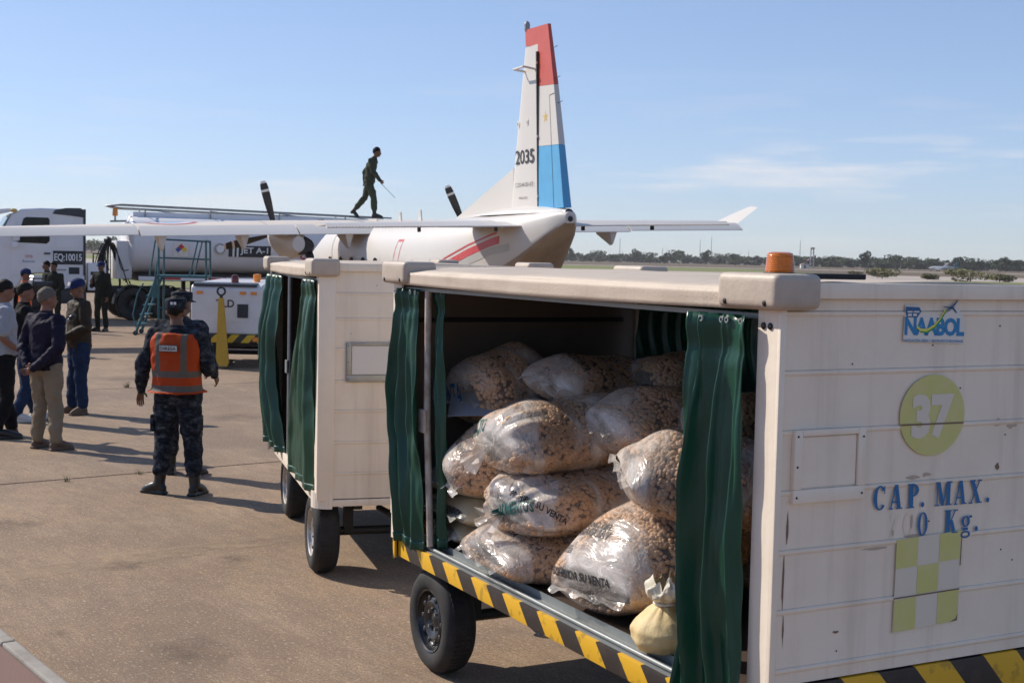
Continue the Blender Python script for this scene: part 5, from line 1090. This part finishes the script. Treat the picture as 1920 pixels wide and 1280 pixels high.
    rows = [((p[0], p[1], p[2] - (.95 - low)), .178, .132), (p, .172, .13), (at(.5), .168, .125), (at(1), .19, .13), (lerp3(c, nk, .45), .185, .118), (lerp3(c, nk, .72), .135, .095), (lerp3(c, nk, .95), .076, .074)]
    b.stack([(q[2], q[0], q[1], rx * k, ry * k) for q, rx, ry in rows], 24, 2.3)
    for q in 'LR':
        w_ = J['wr' + q]; e_ = J['el' + q]
        if top_kind == 'tee': limb(b, [(lerp3(J['sh' + q], c, .4), .085), (J['sh' + q], .078 * k), (lerp3(J['sh' + q], e_, .72), .068 * k)])
        else: limb(b, [(lerp3(J['sh' + q], c, .4), .09), (J['sh' + q], .08 * k), (lerp3(J['sh' + q], e_, .5), .07 * k), (e_, .062 * k), (lerp3(e_, w_, .6), .054 * k), (lerp3(e_, w_, .96), .044)])
    fused(b, 'shirt' if top_kind == 'tee' else 'jacket', top, root, vox, 4, .048 if near else .03)
    nkk = lerp3(c, nk, .98); MB().stack([(nkk[2] - .05, nkk[0], nkk[1], .088, .085), (nkk[2] + .0, nkk[0], nkk[1] + .005, .072, .072), (nkk[2] + .022, nkk[0], nkk[1] + .008, .068, .07), (nkk[2] + .02, nkk[0], nkk[1] + .008, .058, .06)], 20).build('collar', top, root, 60)
    if vest:
        b = MB(); b.stack([(q[2], q[0], q[1], rx * k * 1.05 + .012, ry * k * 1.1 + .014) for q, rx, ry in [((p[0], p[1], p[2] - .03), .212, .17)] + rows[1:5] + [(lerp3(c, nk, .74), .15, .1)]], 28, 2.6)
        vo = fused(b, 'vest', vest, root, vox, 2, .034)
    # hair and caps follow the head
    if hair:
        hb = MB(); n, m = 22, 14
        pts = []; fs = []
        for i in range(m + 1):
            ph = math.pi * .72 * i / m
            for j in range(n):
                t = 2 * math.pi * j / n; fr = max(0, math.sin(t)); bk_ = max(0, -math.sin(t)); lim = (.74 - .2 * fr + .22 * bk_) * (1 + .2 * noise.noise(V3((math.cos(t) * 4 + hx * 9, math.sin(t) * 4, 2.2)))); q = ph * lim
                rr = 1.03 + .1 * noise.noise(V3((math.cos(t) * 3 + hx * 50, math.sin(t) * 3, q * 4))) + .05 * noise.noise(V3((math.cos(t) * 9, math.sin(t) * 9, q * 9)))
                rr *= 1 - .13 * (i / m) ** 3
                pts.append(tuple(HM @ V3((.08 * rr * math.sin(q) * math.cos(t), -.008 + .1 * rr * math.sin(q) * math.sin(t), .024 + .106 * rr * math.cos(q)))))
        for i in range(m):
            for j in range(n): kx = (j + 1) % n; fs.append((i * n + j, i * n + kx, (i + 1) * n + kx, (i + 1) * n + j))
        hb.add(pts, fs); hb.build('hair', hair, root, 80, mods=(('SOLIDIFY', dict(thickness=.012, offset=0)),))
    if cap:
        kind, m1 = cap; b = MB()
        if kind == 'field':      # soft eight-point field cap with a flat crown
            rows_ = [(.028, .087, .106), (.045, .09, .11), (.08, .091, .111), (.1, .093, .112), (.112, .087, .104), (.118, .06, .075), (.119, .02, .03)]
            b.rings([[tuple(HM @ V3((rx * math.cos(t) * (1 + (.03 * math.cos(8 * t) if z > .1 else 0)), -.004 + ry * math.sin(t), z))) for t in [2 * math.pi * j / 32 for j in range(32)]] for z, rx, ry in rows_])
        else:
            b.rings([[tuple(HM @ V3((.088 * r * math.cos(t), -.004 + .108 * r * math.sin(t), z))) for t in [2 * math.pi * j / 28 for j in range(28)]] for z, r in ((.035, 1), (.06, 1.0), (.095, .93), (.12, .74), (.134, .4), (.136, .05))])
        co = b.build('cap', m1, root, 60)
        br = MB(); br.grid(6, 14, lambda i, j: tuple(HM @ V3(((.085 - .01 * i) * math.cos(math.pi * (.08 + .84 * j)), .0 + (.1 + .075 * i) * math.sin(math.pi * (.08 + .84 * j)), .04 - .018 * i - .012 * abs(j - .5) * i)))); br.build('brim', m1, co, 70, mods=(('SOLIDIFY', dict(thickness=.005)),))
        if len(cap) > 2 or True: root['_h'] = 0; del root['_h']
        co['_'] = 0; del co['_']
        return root, co, HM
    return root, None, HM
def vest_mat():
    m = mat('safety_vest', (.5, .07, .012), .7, spec=.15, bump=.25, bscale=25); t = m.node_tree; n = t.nodes; l = t.links; b = n['Principled BSDF']
    tcn = n.new('ShaderNodeTexCoord'); s = n.new('ShaderNodeSeparateXYZ'); l.new(tcn.outputs['Object'], s.inputs[0])
    def bandn(sock, c, w_, absx=False):
        a = sock
        if absx: q = n.new('ShaderNodeMath'); q.operation = 'ABSOLUTE'; l.new(a, q.inputs[0]); a = q.outputs[0]
        cmp = n.new('ShaderNodeMath'); cmp.operation = 'COMPARE'; cmp.inputs[1].default_value = c; cmp.inputs[2].default_value = w_; l.new(a, cmp.inputs[0]); return cmp.outputs[0]
    def mx_(a, c, op='MAXIMUM'): q = n.new('ShaderNodeMath'); q.operation = op; l.new(a, q.inputs[0]); l.new(c, q.inputs[1]); return q.outputs[0]
    up = n.new('ShaderNodeMath'); up.operation = 'GREATER_THAN'; up.inputs[1].default_value = 1.11; l.new(s.outputs[2], up.inputs[0])
    fac = mx_(mx_(bandn(s.outputs[2], 1.09, .028), bandn(s.outputs[2], .965, .026)), mx_(bandn(s.outputs[0], .12, .026, True), up.outputs[0], 'MULTIPLY'))
    x = n.new('ShaderNodeMix'); x.data_type = 'RGBA'; x.inputs['A'].default_value = (.42, .056, .012, 1); x.inputs['B'].default_value = (.13, .115, .1, 1); l.new(fac, x.inputs['Factor']); l.new(x.outputs['Result'], b.inputs['Base Color']); return m
MT['safety_vest'] = vest_mat()

# two naval guards in the foreground
p1, c1, H1 = person('guard in orange safety vest and dark blue camouflage, standing with his back turned', (-2.93, 11.6, 0), R(-8), dict(ankL=(-.16, .0, .085), ankR=(.17, -.0, .085), toeL=(-.31, .04, .03), toeR=(.2, .14, .03), kneL=(-.13, .02, .5), kneR=(.14, .02, .5), elL=(-.31, -.03, 1.14), wrL=(-.365, .06, .915), elR=(.27, .05, 1.15), wrR=(.18, .26, 1.08), nL=(.6, -.4, 0), curl=10, hd=(-.02, .02, 1.635)),
                    1.73, 'skin_dark', 'camo_blue', 'camo_blue', 'boot', 'hair', ('field', 'camo_blue'), vest='safety_vest', boots=True, bulk=1.12, head=(0, 0, 4))
def bp(y): return -.165 - .004
pt = MB().bx(-.085, .085, -.012, .0, -.03, .03, .006).build('name_patch', 'truck_dark', p1, loc=(.0, -.19, 1.32), rot=(R(4), 0, 0)); MB().bx(-.079, .079, -.0145, -.0125, -.023, .023).build('patch_field', 'cap_white', pt)
text('patch_lettering', 'DIRESA', lambda x, y: (-.07 + .14 * x, -.016, -.014 + .028 * y), 'sign_black', pt, .02)
for x in (-.004, .026): 
    q = H1 @ Vector((x, -.114, .075)); MB().box(tuple(q), (.022, .004, .024)).build('cap_badge', 'sign_white', c1)
for z in (.78, .47): pass
MB().bx(-.222, -.185, -.075, .065, .57, .72, .015).build('cargo_pocket', 'camo_blue', p1, 40); MB().bx(.185, .225, -.075, .065, .57, .72, .015).build('cargo_pocket', 'camo_blue', p1, 40)
p2, c2, H2 = person('guard in dark blue camouflage, half hidden beyond the man in the vest', (-3.16, 12.65, 0), R(-14), dict(elR=(.3, -.02, 1.14), wrR=(.28, .16, .95), elL=(-.26, .04, 1.14), wrL=(-.14, .24, 1.0), ankL=(-.1, 0, .085), ankR=(.14, 0, .085)),
                    1.755, 'skin_dark', 'camo_blue', 'camo_blue', 'boot', 'hair', ('field', 'camo_blue'), boots=True, bulk=1.1, head=(0, 0, -14))
MB().bx(.29, .305, -.05, .05, 1.2, 1.27, .004).build('arm_patch', 'truck_dark', p2, 40)
# the press group
person('grey haired man in navy jacket and khaki trousers, hands clasped behind his back', (-4.95, 14.08, 0), R(-30), dict(elL=(-.29, -.08, 1.13), wrL=(-.07, -.2, .92), elR=(.29, -.08, 1.13), wrR=(.05, -.22, .89), hdL=(1, -.15, -.35), hdR=(-1, -.15, -.3), nL=(0, -1, 0), nR=(0, -1, 0), curl=30, ankL=(-.15, .0, .085), ankR=(.15, .0, .085), toeL=(-.17, .16, .03), toeR=(.2, .16, .03)),
       1.71, 'skin', 'navy_cloth', 'khaki', 'tan_shoe', 'hair_grey', head=(0, 0, -25), bulk=1.08)
p4, c4, H4 = person('man in brown jacket, blue cap and jeans being interviewed, hands folded', (-5.62, 17.2, 0), R(128), dict(elL=(-.28, .0, 1.14), wrL=(-.05, .22, 1.0), elR=(.28, .0, 1.14), wrR=(.06, .23, .97), hdL=(1, .15, -.35), hdR=(-1, .15, -.3), nL=(0, -1, 0), nR=(0, -1, 0), curl=32, ankL=(-.13, 0, .085), ankR=(.14, .04, .085)),
                    1.74, 'skin', 'brown_jacket', 'jeans', 'tan_shoe', 'hair_grey', ('baseball', 'cap_blue'), head=(-8, 0, 6), bulk=1.12, eyes=True)
MB().box(tuple(H4 @ Vector((0, .105, .075))), (.07, .012, .055), .01, H4.to_3x3().to_4x4() @ Matrix.Rotation(R(18), 4, 'X')).build('cap_front_panel', 'cap_white', c4, 40)
MB().ell((.1, .165, 1.37), (.012, .006, .018)).build('lapel_pin', 'sign_white', p4)
person('man in pale grey polo shirt and black trousers at the left edge', (-5.72, 14.9, 0), R(-62), dict(elL=(-.25, .02, 1.15), wrL=(-.2, .24, 1.0), elR=(.25, -.04, 1.13), wrR=(.22, .16, .97), ankL=(-.12, .1, .085), ankR=(.12, -.1, .085)), 1.76, 'skin', 'grey_shirt', 'black_cloth', 'boot', 'hair', top_kind='tee', bulk=1.12, head=(-6, 0, 6), eyes=True)
p6, _, H6 = person('reporter in black clothes and white shoes holding out a microphone', (-6.02, 16.35, 0), R(-66), dict(elR=(.26, .16, 1.16), wrR=(.12, .4, 1.24), hdR=(-.2, .8, .3), nR=(-1, .2, 0), elL=(-.24, .14, 1.2), wrL=(-.1, .3, 1.42), hdL=(.3, .5, .8), nL=(.6, .4, 0), curl=45, ankL=(-.12, .14, .085), ankR=(.12, -.1, .085), toeR=(.16, .1, .03), toeL=(-.14, .34, .03)), 1.7, 'skin', 'black_cloth', 'jeans', 'white_shoe', 'hair', head=(0, 0, -8))
bpy.context.view_layer.update()
mw = p6.matrix_world
def held(name, label, cat, M): o = link(name, None); o.matrix_world = M; return tag(o, label, cat)
mic = held('microphone', 'black foam topped microphone held toward the man in the blue cap', 'microphone', mw @ Matrix.Translation((.1, .49, 1.27)) @ Matrix.Rotation(R(-55), 4, 'X'))
MB().lathe([(.014, -.09), (.018, .0), (.018, .06), (.001, .06)], 12, 'Z', caps=True).build('handle', 'galv', mic, 40); MB().ell((0, 0, .1), (.036, .036, .05)).build('foam_head', 'black_plastic', mic, 60)
vc = held('video_camera', 'black video camera with lit lamp bars held up by the reporter', 'camera', mw @ Matrix.Translation((-.12, .2, 1.74)) @ Matrix.Rotation(R(10), 4, 'Z') @ Matrix.Scale(.75, 4))
MB().bx(-.06, .06, -.14, .12, -.07, .05, .015).build('body', 'black_plastic', vc, 40); MB().lathe([(.045, .12), (.045, .2), (.04, .2), (.035, .17), (.001, .17)], 20, 'Y').build('lens', 'black_plastic', vc, 40)
ha = MB().bx(-.02, .02, -.12, .08, .09, .11, .005).build('top_handle', 'black_plastic', vc); MB().bx(-.02, .02, -.12, -.1, .04, .095).build('handle_post', 'black_plastic', ha); MB().bx(-.02, .02, .06, .08, .04, .095).build('handle_post', 'black_plastic', ha)
MB().bx(-.07, .07, -.15, -.13, .12, .15).build('lamp', 'led', vc); MB().bx(-.05, .05, -.152, -.142, .075, .09).build('lamp', 'led', vc); MB().bx(-.09, -.06, -.1, .06, -.05, .04).build('display', 'black_plastic', vc)
# ground crew farther off
person('worker in orange shirt and blue cap beside the truck cab', (-9.85, 26.8, 0), R(-80), None, 1.7, 'skin_dark', 'orange_cloth', 'jeans', 'boot', 'hair', ('baseball', 'cap_blue'), top_kind='tee', near=False)
person('officer in dark green uniform facing the camera, nearer of the pair by the cab', (-11.75, 34, 0), R(165), dict(elL=(-.26, .02, 1.14), wrL=(-.2, .2, 1.0), elR=(.26, .02, 1.14), wrR=(.2, .2, 1.0)), 1.78, 'skin_dark', 'olive_dark', 'olive_dark', 'boot', 'hair', near=False, eyes=True)
person('officer in dark green uniform, farther of the pair by the cab', (-12.35, 35.2, 0), R(120), None, 1.78, 'skin_dark', 'olive_dark', 'olive_dark', 'boot', 'hair', near=False)
p10, c10, _ = person('officer with blue cap in dark uniform holding a phone near the hoses', (-10.72, 34.6, 0), R(158), dict(elL=(-.27, .02, 1.12), wrL=(-.27, .1, .88), elR=(.26, .06, 1.14), wrR=(.08, .28, 1.2), hdR=(-.3, .5, .5), nR=(-.3, -.6, .6)), 1.8, 'skin_dark', 'olive_dark', 'olive_dark', 'boot', 'hair', ('baseball', 'cap_blue'), near=False, eyes=True)
# crewman on the wing
wl = Matrix.Translation((.607, 24.94, 0)) @ Matrix.Rotation(R(113.5), 4, 'Z') @ Matrix.Rotation(R(-2), 4, 'X'); wp = wl @ Vector((9.0, .57, 3.062))
p11, _, _ = person('crewman in olive flight suit walking along the top of the wing', tuple(wp), R(-90), dict(hipL=(-.09, .0, .9), hipR=(.09, 0, .9), pel=(0, .0, .95), chest=(0, .05, 1.28), neck=(0, .11, 1.48), hd=(0, .18, 1.61), kneL=(-.1, -.12, .5), ankL=(-.1, -.4, .17), toeL=(-.1, -.28, .035), kneR=(.1, .13, .48), ankR=(.1, .15, .085), toeR=(.1, .33, .03),
               shL=(-.185, .06, 1.41), shR=(.185, .06, 1.41), elR=(.24, .12, 1.12), wrR=(.22, .29, .92), elL=(-.24, -.13, 1.15), wrL=(-.22, -.14, .89), curl=45, nR=(-1, 0, 0)), 1.75, 'skin_dark', 'olive', 'olive', 'boot', 'hair', head=(-4, 0, 0), boots=True, bulk=1.05)
bpy.context.view_layer.update()
stick = held('dipstick', 'thin fuel dipstick carried by the crewman on the wing', 'stick', p11.matrix_world.copy()); MB().tube([(.21, .3, .88), (.2, .36, .8), (.2, .66, .5)], .007, 6).build('rod', 'grey_metal', stick); MB().tube([(.213, .27, .91), (.208, .32, .85)], .012, 8).build('grip', 'hose', stick)

# ---------------------------------------------------------------- far edge of the airfield
def leaf_mat(name, c1, c2):
    m = mat(name, c1, .8, var=1, vscale=.35, vcol=c2, lo=.35, hi=.65); return m
MT['leaf_a'] = leaf_mat('leaf_a', (.05, .075, .025), (.028, .045, .018)); MT['leaf_b'] = leaf_mat('leaf_b', (.075, .095, .03), (.04, .055, .022)); MT['leaf_c'] = leaf_mat('leaf_c', (.16, .15, .055), (.2, .17, .08)); MT['leaf_d'] = leaf_mat('leaf_d', (.035, .05, .02), (.02, .032, .014)); mk('bark', (.1, .075, .055), .9, var=.4)
rt = random.Random(17)
def crown(mb, c, r, n, size, rnd):
    """leaf clumps spread through a lumpy volume"""
    lobes = [(Vector((rnd.uniform(-.65, .65) * r[0], rnd.uniform(-.65, .65) * r[1], rnd.uniform(-.5, .6) * r[2])), rnd.uniform(.4, .62)) for _ in range(7)] + [(Vector((0, 0, 0)), .6)]
    for k in range(n):
        lc, lr = lobes[k % len(lobes)]; d = Vector((rnd.gauss(0, 1), rnd.gauss(0, 1), rnd.gauss(0, 1))).normalized() * rnd.uniform(.55, 1.05) ** .5
        p = Vector(c) + lc + Vector((d.x * r[0], d.y * r[1], d.z * r[2])) * lr; s = size * rnd.uniform(.6, 1.3)
        a = Vector((rnd.gauss(0, 1), rnd.gauss(0, 1), rnd.gauss(0, 1))).normalized(); b = a.orthogonal().normalized()
        mb.add([p + a * s, p + b * s * .8, p - a * s * .9, p - b * s * .75 + a * s * .2], [(0, 1, 2, 3)])
def tree_proto(h, w_, m, seed, n=420):
    rnd = random.Random(seed); cr = MB(); crown(cr, (0, 0, h * .6), (w_ / 2, w_ / 2, h * .38), n, .42 * h / 8, rnd); cm_ = cr.mesh('crown', m)
    tr = MB(); tr.tube([(0, 0, -.3), (.1, 0, h * .2), (0, .1, h * .5), (.1, 0, h * .75)], [.22 * h / 8, .17 * h / 8, .1 * h / 8, .03], 7)
    for k in range(5): a = k * 1.3; tr.tube([(0, 0, h * (.25 + .07 * k)), (math.cos(a) * w_ * .18, math.sin(a) * w_ * .18, h * (.42 + .06 * k)), (math.cos(a) * w_ * .34, math.sin(a) * w_ * .34, h * (.55 + .06 * k))], [.08 * h / 8, .06 * h / 8, .02], 5)
    return cm_, tr.mesh('trunk', 'bark')
PR = [tree_proto(8, 11, 'leaf_a', 1), tree_proto(7, 8, 'leaf_b', 2), tree_proto(10, 9, 'leaf_a', 3), tree_proto(6, 12, 'leaf_a', 4), tree_proto(9, 4, 'leaf_b', 5)]
ORD = ('first', 'second', 'third', 'fourth', 'fifth', 'sixth', 'seventh', 'eighth', 'ninth', 'tenth', 'eleventh', 'twelfth')
KIND = ('broad dark green', 'small rounded', 'tall dark', 'low spreading', 'slender upright')
def tree(x, y, k, s=1., lab='', grp='trees along the far field edge'):
    o = thing('tree', lab, 'tree', (x, y, -.1), rt.uniform(0, 6.3), grp); o.scale = (s, s, s * rt.uniform(.9, 1.1)); link('crown', PR[k][0], o); link('trunk', PR[k][1], o)
X = lambda px, d: (px - 960) / 2490 * d
TS = ((1068,1000,4,1.1),(1090,900,1,.8),(1120,980,0,1.1),(1155,940,3,1.2),(1188,920,2,1),(1215,960,0,1.1),(1242,880,1,.9),(1270,950,0,1.2),(1318,900,2,.9),(1340,920,3,1.4),(1375,860,0,1.1),(1395,840,3,1),(1490,760,0,1),(1520,740,1,.8),(1550,700,0,.9),(1575,720,1,.9),(1618,690,2,.85),(1640,720,0,.8),(1676,690,0,.95),(1700,720,1,.9),(1745,690,0,.8),(1790,700,0,.9),(1825,680,3,1),(1868,690,0,.85),(1880,720,2,.75),(1905,680,1,1))
for i, (px, d, k, s) in enumerate(TS):
    lft = px < 1440; j = i if lft else len(TS) - 1 - i
    tree(X(px, d), d, k, s, '%s tree on far field edge, %s from the %s' % (KIND[k], ORD[j] if j < 12 else 'thirteenth' if j == 12 else 'fourteenth', 'aircraft tail' if lft else 'right photo edge'))
for px, d, k, s in ((170, 640, 1, 1), (190, 650, 0, .8), (207, 640, 2, .8), (150, 660, 3, .9), (225, 660, 4, .9)): tree(X(px, d), d, k, s, '%s tree behind the tanker hoses, one of five in the gap' % KIND[k], 'trees behind the tanker')
# continuous wood behind them, one mass
wd = MB(); rnd = random.Random(5)
for i in range(190):
    px = -500 + i * 16.5; d = 1250 - 380 * smooth((px - 1100) / 700) + rnd.uniform(-60, 60); crown(wd, (X(px, d), d, 3.0), (rnd.uniform(7, 11), 8, rnd.uniform(3.2, 5)), 200, 1.5, rnd)
w_o = stuff(wd.build('distant_wood', 'leaf_d')); tag(w_o, 'low dark wood closing off the far side of the airfield', 'wood'); 
# shrubs on the verge
for i, (px, d, s) in enumerate(((1650, 215, 1.5), (1815, 205, 1.7), (1870, 210, 1.2), (1740, 225, .8), (1600, 290, .7))):
    o = thing('shrub', ('rounded olive shrub on the verge above the cart roof', 'widest olive shrub on the verge at the right', 'olive shrub nearest the right edge of the photo', 'small low shrub between the two larger ones', 'tiny shrub left of the rounded shrub')[i], 'shrub', (X(px, d), d, -.1), 0, 'shrubs on the grass verge'); cr = MB(); crown(cr, (0, 0, .55 * s), (2.2 * s, 1.6 * s, .62 * s), 1100, .17, random.Random(i)); cr.build('crown', 'leaf_c', o); MB().tube([(0, 0, -.1), (.05, 0, .3 * s), (.1, 0, .6 * s)], [.06, .05, .02], 6).build('trunk', 'bark', o)
# masts
mk('mast_grey', (.3, .3, .32), .7)
for i, (px, top, d) in enumerate(((1158, 447, 1300), (1238, 463, 1400), (1246, 466, 1400), (1308, 450, 1300), (1329, 444, 1200), (1383, 472, 1300), (1399, 470, 1300), (1495, 450, 1100))):
    x = X(px, d); z = 2.15 + (462 + .0212 * px - top) * d / 2490
    o = thing('radio_mast', ('thin radio mast standing alone, leftmost of the masts', 'left one of a close pair of short masts', 'right one of a close pair of short masts', 'tall thin mast left of the tallest one', 'tallest thin radio mast on the horizon', 'short mast in the gap left of the orange beacon, farther left', 'short mast just left of the orange beacon', 'thin mast just right of the orange beacon')[i], 'mast', (x, d, -.1), 0, 'radio masts on the horizon')
    MB().tube([(0, 0, 0), (0, 0, z * .5), (0, 0, z)], [.4, .3, .2], 6).build('pole', 'mast_grey', o); MB().bx(-.5, .5, -.5, .5, 0, .6).build('base', 'kerb', o)
# lattice tower with windsock
lt = thing('lattice_tower', 'lattice tower with a platform right of the orange beacon', 'tower', (X(1518, 620), 620, -.1)); hz = 2.15 + (494 - 463) * 620 / 2490
for x, y in ((-.8, -.8), (.8, -.8), (.8, .8), (-.8, .8)): MB().tube([(x, y, 0), (x * .7, y * .7, hz)], .13, 5).build('leg', 'mast_grey', lt)
for k in range(6):
    z = hz * (k + .5) / 6; MB().tube([(-.75, -.75, z - .6), (.75, -.75, z + .6)], .08, 4).build('brace', 'mast_grey', lt); MB().tube([(.75, .75, z - .6), (.75, -.75, z + .6)], .08, 4).build('brace', 'mast_grey', lt)
MB().bx(-.9, .9, -.9, .9, hz - .9, hz - .1).build('platform', 'cap_plastic', lt)
hs = thing('equipment_hut', 'small pale hut at the foot of the lattice tower', 'hut', (X(1504, 610), 610, -.1)); MB().bx(-1.8, 1.8, -1.2, 1.2, 0, 1.8).build('wall', 'sticker_white', hs); MB().prism([(-2, 1.8), (2, 1.8), (0, 2.5)], -1.4, 1.4, lambda a, b, d: (a, d, b)).build('roof', 'plane_belly', hs); MB().bx(-.4, .4, -1.26, -1.2, 0, 1.4).build('door', 'truck_dark', hs)
ws = thing('windsock', 'red and white windsock on a pole beside the lattice tower', 'windsock', (X(1508, 600), 600, -.1)); MB().tube([(0, 0, 0), (0, 0, 4.4)], .09, 6).build('pole', 'mast_grey', ws)
for k in range(4): MB().lathe([(.42 - .05 * k, 0), (.37 - .05 * k, .5)], 12, 'X').build('sock_band', 'red' if k % 2 == 0 else 'sign_white', ws, 50, loc=(-.05 + .48 * k, 0, 3.5 + .25 * k), rot=(0, R(-25), 0))
# parked jet far off
fj = thing('parked_jet', 'small white jet parked far off at the right', 'aircraft', (X(1752, 560), 560, -.1), R(8)); MB().rings([[(x, r * math.cos(t), 1.5 + dz + r * math.sin(t)) for t in [2 * math.pi * k / 14 for k in range(14)]] for x, r, dz in ((-3.6, .1, -.1), (-2.6, .55, 0), (-1, .7, .05), (2, .7, .05), (4, .4, .3), (5, .12, .4))]).build('fuselage', 'sign_white', fj, 50)
MB().prism([(2.4, 1.9), (4.3, 3.6), (5.3, 3.6), (4.3, 1.9)], -.08, .08, lambda a, b, d: (a, d, b)).build('fin', 'sign_white', fj); MB().bx(4.2, 5.6, -1.8, 1.8, 3.55, 3.66).build('tailplane', 'sign_white', fj); MB().prism([(-.6, -4.5), (.6, -4.5), (1.4, 0), (.6, 4.5), (-.6, 4.5), (-1.2, 0)], 1.1, 1.2, lambda a, b, d: (a, b, d)).build('wing', 'sign_white', fj)
for y in (-1, 1): MB().ell((2.4, y, 1.9), (1, .3, .3)).build('engine', 'sign_white', fj, 50); MB().tube([(.6, y, .3), (.6, y, 1.2)], .08, 6).build('gear', 'grey_metal', fj); MB().lathe([(.25, -.1), (.25, .1)], 12, 'Y', (.6, y, .26), True).build('wheel', 'rubber', fj)
MB().tube([(-2.6, 0, .2), (-2.6, 0, 1.2)], .07, 6).build('gear', 'grey_metal', fj); MB().lathe([(.22, -.08), (.22, .08)], 12, 'Y', (-2.6, 0, .22), True).build('wheel', 'rubber', fj)
ft = thing('parked_airliner', 'dark tailed airliner parked far off behind the white jet', 'aircraft', (X(1776, 640), 640, -.1), R(10)); MB().rings([[(x, r * math.cos(t), 1.6 + r * math.sin(t)) for t in [2 * math.pi * k / 12 for k in range(12)]] for x, r in ((-5, .1), (-4, .6), (0, .8), (3, .5), (4.4, .1))]).build('fuselage', 'plane_grey', ft, 50); MB().prism([(1.6, 2.1), (3.8, 4.9), (4.5, 4.9), (4.2, 2.1)], -.1, .1, lambda a, b, d: (a, d, b)).build('fin', 'teal', ft); MB().bx(-.8, .8, -5, 5, 1.2, 1.3).build('wing', 'plane_grey', ft); MB().bx(-.1, .1, -.8, .8, .05, 1.2).build('gear', 'grey_metal', ft)
# weeds in the joints
mk('weed', (.1, .11, .03), .9, var=.5, vscale=30, vcol=(.2, .16, .07))
def gp_(u, v): p = U * u + V * v; return p.x, p.y
for i, (x, y) in enumerate(((-6.0, 20.6), (-2.05, 13.72), (-3.55, 12.62), (-4.1, 12.15))):
    b = MB(); rr = random.Random(i)
    for k in range(26):
        a = rr.uniform(0, 6.3); l_ = rr.uniform(.03, .09) * (1.3 if i == 0 else .8); dx, dy = math.cos(a) * l_ * .6, math.sin(a) * l_ * .6; px, py = rr.uniform(-.04, .04), rr.uniform(-.04, .04)
        b.add([(px - dy * .08, py + dx * .08, -.005), (px + dy * .08, py - dx * .08, -.005), (px + dx, py + dy, l_)], [(0, 1, 2)])
    tag(b.build('weed_tuft', 'weed', None, loc=(x, y, 0)), ('dry weed tuft on the open concrete left of the vest', 'tiny weed tuft in the joint right of the guards', 'tiny weed tuft in the joint by the boots', 'tiny weed tuft in the joint at the left')[i], 'weed', 'weeds in the slab joints')
# haze in the air over the field
hz_ = MB(); hz_.bx(-1700, 1700, -30, 1500, -2, 62); ho = hz_.build('haze', 'ink'); ho.data.materials.clear(); stuff(ho)
hm = bpy.data.materials.new('haze'); hm.use_nodes = True; t = hm.node_tree; t.nodes.remove(t.nodes['Principled BSDF']); pv = t.nodes.new('ShaderNodeVolumePrincipled'); pv.inputs['Color'].default_value = (.86, .84, .83, 1); pv.inputs['Density'].default_value = .00015; pv.inputs['Anisotropy'].default_value = .2
t.links.new(pv.outputs[0], t.nodes['Material Output'].inputs['Volume']); ho.data.materials.append(hm)
